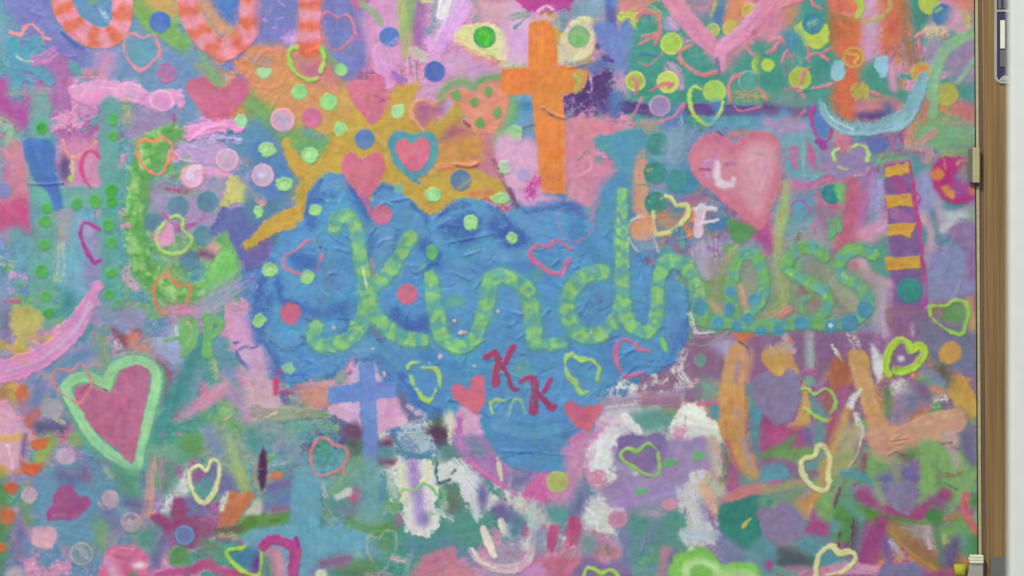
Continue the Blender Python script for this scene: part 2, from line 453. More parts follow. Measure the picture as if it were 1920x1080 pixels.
D(1195, 330, 84, 'a2c64e', rim='b8d860', n=("dot", None)); D(925, 610, 76, 'aebe5a', rim='c8d868', n=("dot", None))
D(1170, 615, 84, 'c2d65e', rim='d4dc7c', n=("dot", None)); D(1520, 685, 86, 'a6ce58', rim='b0d860', n=("dot", None)); D(1880, 485, 84, 'b4d24e', n=("dot", None))
S("1135,395 1080,450 1020,490 945,470", 22, 'd08482'); S("1240,395 1350,340", 30, 'd08482')
S("1255,440 1330,510 1430,565 1530,540", 34, 'dc8288', h=1.2); S("1260,390 1270,480", 20, 'd88488')
S("900,585 935,630 930,700", [20, 46, 16], 'd87e80'); S("1040,685 1110,640 1200,625 1180,650", [14, 34, 30], 'd87c7e')
S("1640,775 1625,650 1680,570 1745,560", 32, 'd87a88', h=1.2, n=("brush_stroke", None)); S("1790,640 1870,680 1905,750", 28, 'd87a88')
S("1750,270 1770,370 1820,410 1920,380", 26, 'd88088'); S("1850,265 1920,270", 22, 'd88088')
D(1780, 610, 82, '5ca096', rim='a8a8a0', rw=.12, n=("dot", None))
P("1660,680 1920,700 1900,770 1680,760", 'c0a068', dry=.4, soft=6)
P("570,570 740,530 755,640 700,740 560,820 450,880 380,870 390,720 480,690 540,640", '553a7a', rg=4, dry=.3, soft=2, n=("brush_stroke", "dry dark purple scrub right of the cross"), h=1.1)
S("590,570 600,680 570,690", 20, 'd8b0c8', dry=.3)
S("440,760 420,860", 80, 'a07cb8', dry=.6)
S("800,795 960,810 1040,835", 82, '5c468c', dry=.1); S("1300,815 1830,832", 84, '684a90', n=("brush_stroke", "dark purple horizontal bar under the yellow dots"))
P("640,780 730,760 720,850 650,840", '544490', soft=5)
P("750,690 810,700 800,870 740,860", '5478be', soft=6); P("1140,880 1250,770 1300,850 1280,970 1140,970", '5c80c4', soft=5)
D(1110, 795, 80, '9888b4', rim='c4a0b4', rw=.14, n=("dot", "pale ringed dot on the dark purple bar"))
P("1490,760 1595,760 1560,860 1515,850", '5080be', soft=4)
S("1420,665 1360,655 1330,720 1355,840 1400,900 1490,940 1560,850 1585,770", [30, 36, 40, 36, 34, 40, 30, 20], 'b0da5e', h=1.6, dry=.12, n=("heart_outline", "lime open heart hook below the yellow dots"))
S("720,890 850,905 915,850 975,740", 26, 'd88290'); S("1100,915 1220,870 1290,785", 26, 'd88290'); S("1670,800 1715,832 1870,800", 22, 'd07888')
P("400,900 640,880 800,920 900,1000 640,1040 590,1100 400,1100", 'd18298', soft=6)
P("890,900 1090,890 1060,980 900,960", 'c09880', soft=10, dry=.3)
P("1470,900 1830,870 1820,970 1560,970", '5c9cc0', soft=8, dry=.2); P("1840,870 1920,850 1920,960 1850,960", '5080b8', soft=6)
P("-40,720 140,700 160,900 -40,980", '68a4c8', soft=6); P("30,780 150,760 150,820 50,820", '4484bc', soft=5)
P("-40,720 40,800 20,900 -40,900", '68ac5c', soft=8); S("20,490 100,510", 50, '8cbc80', dry=.5)
P("60,960 180,920 200,1080 40,1080", '7090b8', soft=6); S("60,970 200,925", 14, '487090')
D(10, 1010, 70, 'a0d090', rg=2)
P("1620,990 1830,980 1760,1010 1640,1030", 'cc7c70', dry=.3); P("1380,1060 1500,990 1650,1020 1600,1100 1400,1100", '9a7ca0', soft=10)
S("1270,880 1280,1080", 40, 'a0b8b8', dry=.6); S("1540,990 1580,1030", 24, '5848a0')
P("1105,1000 1280,960 1290,1080 1180,1080", '88a4bc', soft=8, dry=.2)
P("588,1060 640,1022 760,1000 900,962 980,975 1010,1030 1000,1130 940,1200 860,1320 800,1280 760,1190 660,1130", '549cb4', soft=2, rg=2, n=("heart", "teal blue heart right of the orange cross"))
D(1090, 1075, 84, '409288', n=("dot", None))
T(480, 0)
S("1385,720 1440,650 1560,612 1625,650 1720,592 1840,575", 62, '74a866', soft=6)
S("1905,700 1895,850 1840,960 1800,1080", 70, '7cb078', soft=7)
P("1425,720 1480,672 1570,662 1630,705 1700,630 1790,602 1850,640 1892,700 1885,840 1820,960 1760,1010 1620,985 1580,860 1530,780", 'df8c74', soft=3, rg=2, n=("heart", "salmon heart with green diamonds left of the orange cross"))
h1 = len(PARTS) - 1
for x, y in ((1505, 722), (1635, 765), (1745, 692), (1810, 845), (1680, 925)):
    P("%d,%d %d,%d %d,%d %d,%d" % (x - 36, y - 10, x + 4, y - 48, x + 36, y + 8, x - 4, y + 44), '6aa45e', soft=2, n=("diamond", None, h1))
S("1560,910 1600,950", 24, 'a84c68'); S("1490,820 1540,870", 40, 'b0a050', dry=.4)
K("1690,690 1730,720", 6, 1)
T(960, 0)
P("126,190 150,165 210,150 275,160 312,205 336,300 345,490 430,492 500,520 575,540 560,600 520,690 380,705 395,890 410,1100 415,1300 405,1450 330,1455 205,1448 190,1200 165,900 148,708 0,715 -80,690 -90,600 -75,515 0,510 128,508 122,300", 'e7863e', soft=1.6, rg=0.8, sharp=True, n=("cross", "tall orange cross"), h=0.5, ang=90)
S("470,560 510,600 480,680", 36, '98b468', dry=.55); S("500,540 530,560", 24, '98b468', dry=.5)
S("230,810 300,860 390,890 450,870", 10, '7c6880'); K("230,810 300,860 390,890", 12, 2.5); K("420,510 560,480", 8, 1.8)
# ===== x 1440-1920
T(1440, 0)
P("220,-40 470,-40 480,700 340,800 100,700 -60,640 -60,330 100,240", '45998a', soft=6)
P("1060,-40 1230,-40 1200,200 1110,240 1060,120", '43948a', soft=6)
P("720,450 900,480 1000,740 780,700 690,600", '4c9a8c', soft=8); P("1400,600 1540,580 1540,780 1440,740", '459888', soft=6)
P("-40,-40 220,-40 180,120 100,290 -40,290", 'd88aa2', soft=8); P("140,60 220,50 200,180 120,180", 'c08c68', soft=8)
P("460,-40 660,-40 700,80 660,120 480,110", 'e07858', soft=6); P("470,110 700,170 690,340 480,330", 'b06c44', soft=6, c2='d87048', grad=(1, 0))
P("480,330 700,330 720,470 640,540 540,440", 'e0734a', soft=6); P("570,520 670,540 680,860 560,900 480,760 490,650", 'd86c4a', soft=6)
S("940,-40 950,200 900,370", [170, 150, 110], 'd86e50', soft=6); S("1020,40 1040,280 1090,460", [80, 90, 110], 'a4764e', soft=8, dry=.25)
S("760,-40 770,200 740,420", [130, 130, 90], 'c896bc', soft=6)
S("650,-20 705,50 670,120", 46, 'b2d84e', h=1.3); S("915,-20 905,70 800,150 680,150", 34, 'b0b85c', dry=.3)
S("480,90 600,110 700,110", 26, 'e08890', dry=.4)
P("200,220 250,170 320,250 420,185 465,230 450,300 370,378 290,340 240,290", 'bcd454', soft=2, rg=2, n=("heart", "yellow green heart with teal dot in it"))
D(335, 180, 80, '4888a4', rim='3e8c98', n=("dot", "teal dot on the yellow green heart")); S("320,190 360,170", 50, '7cacA0'.lower(), dry=.5)
P("110,240 240,260 240,390 100,400", '4a8eaa', soft=8)
S("130,460 230,440 180,560", 60, '8c9ca0', dry=.5); S("130,480 180,640", 70, '6c8c88', dry=.4)
D(240, 590, 86, 'b2c44e', rim='b8d058', n=("dot", None)); D(0, 490, 50, 'b8d850'); D(1210, 30, 80, 'b6c652', n=("dot", None))
D(640, 430, 80, 'd8784c', rim='d4a84c', n=("dot", None)); S("600,400 680,420 650,470", 26, 'd8b048', dry=.4); D(1150, 550, 80, 'd89850', rim='c8b850', n=("dot", None))
D(1340, 710, 90, 'b2b452', n=("dot", None), c2=None) if False else D(1340, 710, 90, 'b2b452', n=("dot", None))
D(690, 690, 76, 'bcb452', n=("dot", None), dry=.15)
D(1310, 110, 82, '3f80b6', n=("dot", "blue dot at the upper right corner")); S("1260,90 1300,60", 30, '90c080', dry=.3)
for a in ("20,310 100,290 130,345", "-10,395 60,370", "50,360 100,300", "105,460 130,400 150,370", "150,390 180,440", "290,440 340,405 400,400 480,360", "370,400 450,450",
          "340,660 400,655 480,630", "250,620 270,540 310,505", "760,690 850,720", "1110,280 1190,220", "1130,300 1140,400", "320,-20 350,40 410,70", "100,60 200,20 280,0", "300,350 310,460"):
    S(a, [26, 34, 18], 'd87a8a', h=1.3)
S("130,670 220,670 270,730", [22, 40, 36], 'd87a88', h=1.3)
for k in range(7): S([(1660 + 12 * k, 118 + rng.uniform(-12, 12)), (1672 + 13 * k, 90 + rng.uniform(-8, 8)), (1690 + 10 * k, 110 + rng.uniform(-15, 15))] if False else "%d,%d %d,%d %d,%d" % (880 + 40 * k, 430 + rng.uniform(-50, 50), 930 + 30 * k, 360 + rng.uniform(-40, 60), 960 + 25 * k, 430 + rng.uniform(-50, 60)), 16, 'a06c78', dry=.3)
P("-40,780 80,790 340,800 300,880 150,900 -20,890", '6a4e8c', soft=4); P("100,680 300,740 340,800 100,790", '78948c', soft=8)
P("90,830 115,800 150,830 150,900 80,900", '6084c4', soft=3)
P("670,780 980,750 960,850 680,850", 'cf7e94', soft=6); P("660,850 880,838 900,900 720,905", '684a88', soft=4); P("870,790 930,790 950,850 880,900", '5c6c9c', soft=5)
S("720,900 900,910", 20, 'd87888', dry=.3)
P("-40,880 300,900 340,1080 -40,1100", '84a4c4', soft=8); S("100,900 200,900 280,830", 22, 'd8868c', dry=.2); S("0,920 100,960 250,950", 70, 'cc88b0', dry=.5)
P("490,990 600,980 590,1100 500,1100", 'd088a2', soft=6); P("720,1030 880,1030 870,1100 700,1100", '5c70b4', soft=8)
P("340,790 440,880 450,960 410,1040 350,960", '5a80c6', soft=4)
S("350,795 325,880 345,980 410,1060 465,1020 480,950", [26, 36, 34, 30, 28, 20], 'b8409c', n=("leaf", "pointed blue leaf edged in magenta by the light blue smile"))
P("1170,200 1380,200 1300,290 1200,340", 'd6c4a2', dry=.25, soft=4); P("1390,40 1520,60 1440,210 1340,200", 'd09cb2', soft=8); P("1350,-40 1540,-40 1530,110 1430,40", 'd8846a', soft=8)
S("1480,100 1500,190", 70, 'c4b870', dry=.3)
P("1190,340 1280,290 1400,340 1540,230 1540,600 1400,610 1300,500 1210,450", '9a8aac', soft=6)
S("1230,850 1240,620 1300,420 1400,320 1540,250", [90, 90, 90, 80, 80], '8cbc90', soft=4, n=("brush_stroke", "pale green curved arch at the right edge")); S("1420,620 1490,530 1545,450", 40, '88b496', dry=.2)
P("1420,760 1540,800 1540,940 1440,900 1380,850", 'cc7478', soft=6); S("1180,760 1150,920", 60, 'c87868', dry=.4)
P("1120,940 1400,890 1540,990 1500,1090 1180,1090", '7cb080', soft=8); S("1060,930 1060,1090", 50, 'd48c80', dry=.2); S("1240,1000 1120,1090", 70, 'c09890', dry=.4); S("1340,900 1400,940 1480,900", 20, 'c87880', dry=.3)
P("470,520 500,465 545,460 580,530 560,610 500,610 475,570", '8cc0d8', soft=2, rg=2, n=("painted_eye", "light blue oval eye above the smile, left one"))
P("800,450 850,425 900,460 885,570 835,575 810,510", '8cc0d8', soft=2, rg=2, n=("painted_eye", "light blue oval eye above the smile, right one"))
P("905,500 930,460 960,500 965,610 970,690 930,680 900,600", 'd88eae', soft=3)
S("400,760 440,860 560,950 700,970 860,945 1000,900 1080,800 1130,680 1165,580", [30, 80, 110, 110, 120, 150, 120, 110, 90], '86b8c6', soft=2, dry=.08, n=("smile", "wide light blue painted smile at the upper right"), h=1.6)
S("420,780 480,890 640,975", 16, 'b0d0d0', h=1)
# ===== row 2: x 0-480
T(0, 270)
S("120,60 150,300 110,480 60,700", [170, 190, 170, 80], 'cc8296', soft=8)
P("-60,460 60,440 110,400 200,420 240,640 210,690 100,640 -60,640", 'c05284', soft=5)
S("-20,20 60,80 40,150 -20,190", 28, 'd88494'); S("-30,100 -30,300", 100, '70a4b4', soft=6); D(30, 350, 60, '8080bc', soft=5)
P("60,660 190,660 200,900 120,940", '609cb0', soft=8); S("0,700 20,780", 40, '8098d0', dry=.4); S("0,880 100,900", 60, 'c4b4b4', dry=.5)
for x, y in ((80, 990), (160, 985), (70, 1060), (190, 1010)): D(x, y, 26, 'd498c8', dry=.4, rg=3)
P("440,-20 740,-20 750,120 760,290 660,340 470,360 450,200", 'cc84ac', soft=8, dry=.1)
D(490, 180, 45, '604c84', ry=95, soft=6); S("540,100 540,240", 40, 'ccb090', dry=.4); D(530, 262, 22, 'b4cc70')
S("560,520 560,760 580,1060", [160, 220, 200], '70acc6', soft=14); S("490,540 450,720", 110, '949a94', soft=12, dry=.2); S("440,780 430,1000", 110, 'a0bcb4', dry=.5)
P("640,880 770,860 760,1080 660,1080", '8c86b4', soft=8)
P("700,640 770,650 770,870 690,850 640,760", '8f8eb8', soft=8)
T(0, 0, 1)
S("76,195 74,300 82,400 78,520 86,600", [40, 46, 50, 50, 40], '66a49c', soft=5, a=.85, n=("letter", "teal letter H with green dots at the left"), dry=.05)
hid = len(PARTS) - 1
S("207,200 205,400 207,500 212,580", [40, 36, 38, 36], '5aa29c', soft=5, a=.9, n=hid)
S("80,372 140,368 202,372", 40, '64aca2', soft=4, a=.9, n=hid)
for x, y, c in ((78, 240, 1), (87, 390, 0), (85, 415, 0), (84, 459, 0), (79, 509, 0), (86, 555, 0), (92, 587, 1), (144, 382, 0), (179, 377, 0), (209, 358, 1), (211, 379, 1), (204, 422, 0), (209, 455, 0), (209, 512, 0), (205, 553, 0), (220, 572, 0), (212, 225, 0), (212, 255, 0)):
    D(x, y, 11 + rng.uniform(-1, 1), '52ae56' if not c else '40aa42', ry=11 + rng.uniform(-1, 2), soft=2.2, rg=1, n=("dot", None, hid), h=1.2)
T(0, 270)
P("175,-20 390,-20 410,150 465,430 450,490 410,490 380,400 290,290 240,240", '4472ba', soft=3, n=("brush_stroke", "wide flat blue brush stroke on the left bar of H"), ang=75)
K("220,300 330,305 470,295", 9, 2.2); S("220,300 330,306 470,298", 10, '3c6490')
S("470,-20 520,90 580,100 720,-10", 24, 'e49486')
S("745,100 700,50 640,70 610,170 635,260 680,330", [20, 24, 30, 46, 34, 24], 'd04686', n=("heart_outline", "hot pink half heart outline"))
S("745,640 700,612 630,590 605,680 640,780 700,885 750,870", [36, 30, 28, 30, 34, 40, 30], 'b03c98', n=("heart_outline", "purple half heart outline beside H"))
P("1080,300 1400,350 1700,250 1660,480 1560,700 1200,560", '9c8cb4', soft=12)
S("1250,330 1400,350", 60, 'a45880', dry=.55); S("1150,350 1300,260", 60, '908098', dry=.5)
for q in ("1300,60 1380,125 1480,140", "1380,30 1460,110", "1400,10 1600,80"): S(q, 24, 'cab4d8', dry=.3, h=1.6)
P("1330,-20 1700,-20 1640,130 1500,150 1400,60", 'b494c8', soft=8, dry=.4)
T(0, 0, 1)
S("335,248 295,268 268,320 256,390 258,460 285,515 335,548 390,546 425,505 418,455", [26, 44, 42, 40, 40, 40, 44, 44, 44, 28], '5aa452', soft=7, rg=3, n=("letter", "leafy green letter C made of pale dabs"), h=1.4)
cid = len(PARTS) - 1
for k in range(190):
    q = spline(pts("320,250 290,268 262,320 250,390 252,460 280,515 335,548 390,546 425,505 418,455"), False, 6)
    x, y = q[int(rng.uniform(0, len(q)))] + rng.normal(0, 10, 2)
    D(x, y, rng.uniform(2, 7), ('92cc74', 'a8d488', '6cc058', 'b4d090', '50a848')[k % 5], ry=rng.uniform(3, 8), soft=3, rg=2, a=.6, h=1.4)
T(0, 270)
P("1600,820 1700,770 1790,860 1760,1000 1650,1080 1540,1080 1540,960", '7cc468', dry=.3, soft=5, rg=3, h=1.4)
S("260,268 275,262 290,266 305,257 322,272 320,290 310,315 297,328 270,312 258,290".replace(" ", " "), 6, 'e88860') if False else None
T(0, 0, 1)
S("260,268 275,262 290,266 305,257 322,272 320,290 310,315 297,328 272,314 258,290", 6.5, 'ea8860', closed=True, n=("heart_outline", "coral heart outline on the top of the leafy C"))
S("321,282 332,296", 4, 'e08c80')
S("290,540 296,525 310,516 325,525 335,535 355,533 357,545 350,570 325,580 305,588 293,568 288,548", 6.5, 'e47a62', closed=True, n=("heart_outline", "coral heart outline on the bottom of the leafy C"))
S("348,572 352,586", 4, 'e07a70')
T(0, 270)
D(1705, 120, 86, 'c49ec4', rim='e4a4c4', n=("dot", None), h=1); S("1500,200 1620,215 1740,245", [60, 46, 26], 'd890c8')
D(1440, 245, 90, 'd8aad4', rim='e89a98', rw=.15, n=("dot", "pink dot with a coral rim and a pale streak"), h=1); S("1420,250 1450,190 1500,180", 50, 'e8c8e0', dry=.3)
for x, y in ((1335, 465), (1555, 430), (1160, 590), (1525, 685), (1420, 868)): D(x, y, 80, '56869e', soft=2, n=("dot", "dull teal dot inside the leafy C" if False else None), a=.9)
S("1220,520 1270,600 1340,630 1420,610 1500,580 1540,500", [40, 50, 40, 30, 24, 20], 'b0509c', dry=.25)
P("1150,690 1180,620 1240,580 1300,620 1308,740 1240,772 1170,750", 'dc9cbc', soft=2.5, n=("heart", "small pale pink heart inside the leafy C")); S("1150,700 1200,770", 20, 'e88888')
S("1245,578 1180,690 1200,790 1290,830 1380,810 1440,720 1370,640 1375,575 1325,538 1285,555", [24, 30, 30, 22, 28, 30, 28, 30, 36, 26], 'a4d468', n=("heart_outline", "lime heart outline inside the leafy C"), h=1.5)
P("1740,240 1920,370 1960,410 1780,440 1660,460 1700,360", 'c6c272', soft=2, rg=3, n=("brush_stroke", "mustard yellow wedge left of the sunburst")); S("1850,330 1940,400", 60, 'd8c868', dry=.4)
P("1690,470 1830,455 1960,470 1960,900 1860,930 1750,780 1600,640 1640,560", '6068ae', soft=3, rg=5, n=("patch", "dark periwinkle patch left of the blue cloud"))
D(1600, 780, 55, 'cc9c9c', soft=5, dry=.2); S("1510,820 1590,840", 50, '8c4c74', soft=4)
P("1640,690 1700,650 1730,720 1690,790", '70b070', dry=.2)
S("960,900 940,1000 1030,1080", [40, 80, 60], 'c498c4', dry=.55)
D(-10 + 1910, 240, 50, 'd8a8cc', rim='e0a0c0'); D(960, 610, 24, 'c880a0', dry=.3)
# ===== the mustard band and cloud in whole photograph pixels
T(480, 270)
P("1400,60 1600,-60 1780,-20 1800,200 1880,330 1860,420 1780,360 1600,180", 'c4788a', soft=6)
P("1800,-20 1920,-40 1960,300 1850,250", 'd4a6cc', soft=6)
P("-60,340 220,380 180,540 60,580 -60,560", '5488a4', soft=8); S("-20,360 40,440", 80, 'dc9c90', dry=.4)
P("-40,20 180,10 280,180 320,260 220,420 -40,360", '5682b8', soft=8)
P("300,-20 560,-20 520,60 400,150 320,100", '66a868', soft=6, dry=.15)
P("-60,730 150,700 200,850 0,900 -60,900", '6f62a4', soft=8); P("120,640 340,610 360,720 160,760", '4880a8', soft=6); D(200, 735, 40, '4c9668', soft=5)
T(0, 0, 1)
S("463,462 512,424 566,402 578,365 604,332", [14, 30, 38, 34, 44], 'c8a140', soft=2, rg=2.2, n=sun, h=1.0)
S("604,332 562,316 545,290 536,266", [36, 32, 22, 16], 'c8a140', soft=2, rg=2.2, n=sun, h=1.0)
P("590,340 598,300 625,262 660,255 700,250 735,300 790,345 850,300 900,320 935,335 948,352 930,372 885,380 830,402 800,402 755,375 720,345 640,330", 'c8a344', soft=3, rg=2.5, n=sun)
P("640,250 720,262 745,330 700,345", 'c8a344', soft=3, n=sun)
P("800,300 850,260 900,250 905,300 850,330", 'd0904c', soft=6, dry=.2)
S("820,315 850,310 890,306", 10, 'dc8a64', dry=.2, h=1.6); K("855,308 880,312 895,307", 3, 3)
S("885,365 920,358", 12, 'd87858', dry=.3); S("925,300 942,335 960,372", 9, '9a5c7c', dry=.15)
S("905,372 935,378 950,392", 10, 'd06058', dry=.35); S("935,390 955,395", 16, 'b05c80', dry=.5)
P("470,600 478,560 488,520 520,450 555,425 570,405 578,370 600,335 640,325 665,345 690,378 715,345 745,352 765,372 795,402 822,400 850,380 880,370 910,376 945,400 985,388 1040,384 1100,402 1125,420 1165,430 1180,480 1240,520 1285,535 1290,600 1282,650 1235,695 1145,722 1135,765 1112,815 1085,850 1075,880 1000,880 935,835 910,775 845,780 800,770 760,735 742,695 705,665 672,662 640,695 560,715 510,712 482,670", '5495ca', soft=3, rg=3, n=("cloud", "large blue cloud behind the word kindness"), h=0.9)
cloud = len(PARTS) - 1
for s, w_, c in (("620,345 590,380 585,420", 24, '3f66b2'), ("650,345 690,400 700,440 690,480", 20, '4069b4'), ("745,440 735,480", 18, '4069b4'), ("840,430 880,450 860,425", 34, '3b60ae'), ("930,420 965,460 950,430", 34, '3a5fb0'), ("1010,378 1050,382 1080,385", 16, '3c66b8'),
                 ("795,460 815,490 800,505", 26, '3b62ae'), ("560,490 580,505", 26, '426cb6'), ("500,560 490,620 520,690", 22, '3b60ae'), ("560,580 600,590 650,575", 30, '4270b4'), ("740,590 770,615 800,600", 26, '3c5cae'), ("1280,610 1260,660 1240,690", 14, '4878c4'),
                 ("700,650 740,710 780,760", 18, '4a7ec2'), ("800,660 830,690 860,690", 30, '4284ba'), ("1130,640 1150,690", 30, '4a84c0'), ("1000,840 1080,845 1100,850", 8, '3c70b0'), ("925,520 900,500", 20, '4878bc'), ("960,490 1000,500", 24, '4678bc'), ("870,410 885,430 898,412 880,400", 14, "3a5cae"), ("948,440 955,460 975,462 978,440 960,430", 14, "3858ae"), ("800,462 812,490 826,475", 12, "3c60b0"), ("1080,430 1130,500", 30, '4886bc')):
    S(s, w_, c, soft=6, rg=3, dry=.15, a=.75)
for s, w_, c in (("610,350 640,345", 30, '649bca'), ("720,370 770,400 760,440", 26, '5490c0'), ("850,395 880,385 915,400", 20, '5a90c4'), ("960,410 1000,430 1010,460", 26, '649ccb'), ("590,450 620,520 600,560", 34, '568ebc'), ("700,420 730,440 715,480", 26, '5e98c2'), ("890,470 940,480 1000,475", 24, '649bca'), ("860,500 900,510", 20, '5890c4'),
                 ("500,630 540,650 575,630 580,600", 16, '5e96c0'), ("1090,540 1120,560 1110,600", 30, '548abc'), ("1250,560 1270,600 1250,640", 26, '5a8ec6'), ("640,630 700,650 670,660", 24, '629ac6'), ("720,650 780,680 850,720", 26, '5492c0'), ("980,660 1040,680 1060,720", 26, '5c98c8'), ("940,790 1000,810 1050,800", 26, '589cc4'), ("820,740 870,740", 24, '548cc4'), ("960,560 1000,600", 14, '649ccb')):
    S(s, w_, c, soft=6, rg=3, dry=.15, a=.85)
for s in ("705,395 720,380 735,385", "840,455 920,440", "850,510 880,525", "620,513 632,512", "735,420 748,430", "960,585 985,590", "770,505 780,512 800,498", "870,480 900,470", "910,515 890,540", "620,440 640,455", "600,370 615,380", "1010,600 1030,580"):
    K(s, 2.0, 1.9)
for k in range(170):
    x, y = rng.uniform(490, 1270), rng.uniform(340, 860)
    j, i = int((y - Y0) / STEP), int((x - X0) / STEP)
    if OWN[j, i] != cloud: continue
    an = rng.normal(-.3, .9); L = rng.uniform(5, 20); c_, s_ = math.cos(an), math.sin(an); w_ = rng.uniform(-4, 4)
    K([((x - L * c_), (y - L * s_)), (x + w_ * s_, y - w_ * c_), (x + L * c_, y + L * s_)] if False else "%f,%f %f,%f %f,%f" % (x - L * c_, y - L * s_, x + w_, y + w_, x + L * c_, y + L * s_), rng.uniform(1.5, 3), rng.choice([-1.0, 0.9, 1.5]))
    if k % 3 == 0: S("%f,%f %f,%f %f,%f" % (x - L * c_, y - L * s_ + 2, x + w_, y + w_ + 2, x + L * c_, y + L * s_ + 2), rng.uniform(1.5, 3), '3e66ae', dry=.2, a=.8, h=.6)  # crease shade painted in: thin dark blue stroke just below the ridge
for s, w_ in (("505,495 486,545 477,600 482,650 500,690", 16), ("505,640 535,655 575,640 590,610", 8), ("478,660 520,700 570,706", 14), ("602,338 584,366 576,402", 12), ("652,340 672,372 688,402", 9), ("700,365 716,350 742,354", 7), ("775,385 797,406 800,420", 12), ("826,402 852,385 880,382", 8), ("915,384 945,405 962,440", 9), ("985,396 1040,388 1090,400", 11), ("520,520 530,560 560,570", 12), ("1285,540 1289,590 1278,650", 10), ("750,700 790,755 835,775", 12), ("730,600 760,620 795,612", 22), ("640,580 652,610 640,630", 16)):
    S(s, w_, '4466b4', soft=4, rg=2.5, dry=.15, a=.85)
for k in range(110):
    x, y = rng.uniform(520, 1230), rng.uniform(370, 690)
    an = rng.uniform(-.6, 1.2); L = rng.uniform(6, 24)
    j, i = int((y - Y0) / STEP), int((x - X0) / STEP)
    if OWN[j, i] != cloud: continue
    S([(x, y), (x + L * .5 * math.cos(an), y + L * .5 * math.sin(an) + 2), (x + L * math.cos(an), y + L * math.sin(an))], rng.uniform(1.5, 6), ('4068b4', '6aa4d0', '5088b8', '649cc8')[k % 4], dry=.3, a=.7, h=1.3)
T(480, 270)
S("860,890 870,960", 70, '988c90', dry=.35); S("920,880 960,870", 30, '9c8080', dry=.4)
P("635,170 660,90 720,60 790,112 880,68 940,72 968,120 960,220 900,320 835,395 790,400 760,370 690,290 650,230", 'd26a84', soft=2, n=("heart", "rose heart dipping into the top of the blue cloud"))
S("800,390 830,440 860,520", [60, 40, 36], 'c2668e', dry=.15)
D(945, 530, 78, 'c86a90', rg=1, n=("dot", "rose dot at the top of the blue cloud"))
D(1535, 272, 78, '5a7ea8', n=("dot", "grey blue dot on the mustard band")); S("1530,330 1600,280", 50, 'a09c80', dry=.45)
D(815, -35, 75, '5b7eb8')
for x, y, r, ry in ((85, 45, 66, 56), (410, 90, 66, 62), (215, 305, 68, 58), (445, 495, 50, 44), (1330, 380, 60, 56), (1610, 590, 56, 60), (1880, 175, 62, 50), (1840, 410, 68, 40), (105, 945, 58, 52), (385, 1000, 54, 52), (20, 510, 36, 50), (1920, 710, 40, 44)):
    D(x, y, r, '98d888', ry=ry, rg=1.3, n=("dot", None), h=2.0); D(x - 8, y - 6, r * .5, 'b4e2a4', ry=ry * .4, soft=3, dry=.3, rg=2)
D(1320, 815, 46, '62ba6c', ry=62, n=("dot", None), h=1.6, rim='58b078'); D(1070, 335, 42, '74b4a4', dry=.2)
D(50, 235, 86, 'bea8d0', rim='e0a2c6', n=("dot", "lilac ringed dot left of the mustard band"), h=1); D(50, 240, 30, 'd8c0dc', dry=.4)
S("450,722 390,725 310,790 215,850 215,920 330,978", [20, 28, 24, 34, 34, 22], 'd07c9a', n=("heart_outline", "broken pink heart outline on the left of the cloud"), dry=.1)
S("492,840 472,900 450,965", [36, 24, 14], 'd0709a', n=len(PARTS) - 1); D(485, 775, 12, '5850a0')
P("240,840 400,830 460,900 330,930", '426cb6', soft=8)
D(1240, 920, 40, '5a98b0', soft=4); D(1330, 1040, 50, '64b084', dry=.2, soft=4)
T(0, 0, 1)
P("727,268 738,248 756,246 772,252 796,244 816,254 821,282 808,318 780,338 755,325 737,305", '549cae', soft=2.2, rg=1.6, n=("heart", "rose heart with thick teal border on the sunburst"))
P("740,278 748,262 763,260 773,268 790,257 803,262 806,285 799,308 782,323 765,315 750,300", 'd66c88', soft=1.6, n=("heart_fill", "flat rose middle of the teal bordered heart", len(PARTS) - 1))
# ===== x 960-1440
T(960, 270)
P("415,-40 600,-40 640,120 780,190 700,330 620,480 430,420 410,380", 'd5859e', soft=4, c2='d28aa8', grad=(0, 1))
P("-40,20 170,-20 190,250 250,370 350,420 60,450 -20,320", 'd8a4ca', soft=6)
P("90,270 200,230 200,320 150,400 90,410", 'd040a0', dry=.35, soft=4, rg=4); D(80, 230, 50, 'b89cd0', soft=6)
S("-20,340 40,470", 40, '785878', soft=3)
S("500,120 560,50 600,80", 14, 'b88098'); S("420,120 520,100", 12, '88a08c', dry=.3); S("460,260 590,190 580,100", 20, 'dc98b0', dry=.3)
P("690,300 860,220 900,420 860,640 690,640 640,480", '5294c0', soft=8); P("1150,-40 1310,-40 1250,200 1150,150", '7ca0ba', soft=8)
P("1150,220 1380,190 1410,360 1250,410 1160,330", '4688b0', soft=8); P("760,-40 930,-40 920,250 830,200", '5498b6', soft=6)
S("590,560 640,440", 60, '9880b0', dry=.35)
P("930,100 1000,60 1010,290 1040,340 1040,600 900,500 900,260", 'd2987c', dry=.25, soft=5, rg=4); S("870,480 1000,500", 20, 'd88888', dry=.3); S("930,310 1060,300", 12, '68a078')
P("1050,290 1150,280 1150,350 1060,350", '8c94b8', soft=6)
D(1070, 215, 84, '419088', n=("dot", None)); D(1235, 270, 86, '469498', n=("dot", None), soft=3); D(1075, 440, 82, '3f9284', n=("dot", None))
for x, y in ((1020, 200), (1045, 190), (1030, 430), (1060, 500), (1120, 410)): D(x, y, 10, 'c09c70')
P("1180,440 1300,480 1220,580", '4c7ea8', soft=6); P("1080,540 1260,540 1240,640 1090,640", 'b09078', soft=8, dry=.2)
P("1250,420 1400,380 1430,430 1300,470", 'a46c94', soft=6); S("1400,450 1500,440", 50, '8cacc0', dry=.3)
S("1150,393 1200,410 1235,460 1310,458 1322,520 1280,590 1200,660 1085,678 1065,620 1062,515", [36, 36, 40, 44, 44, 40, 40, 44, 34, 36], 'dada88', n=("heart_outline", "cream yellow heart outline right of the cloud"), h=2.2)
S("1100,690 1200,680", 16, 'c0c078')
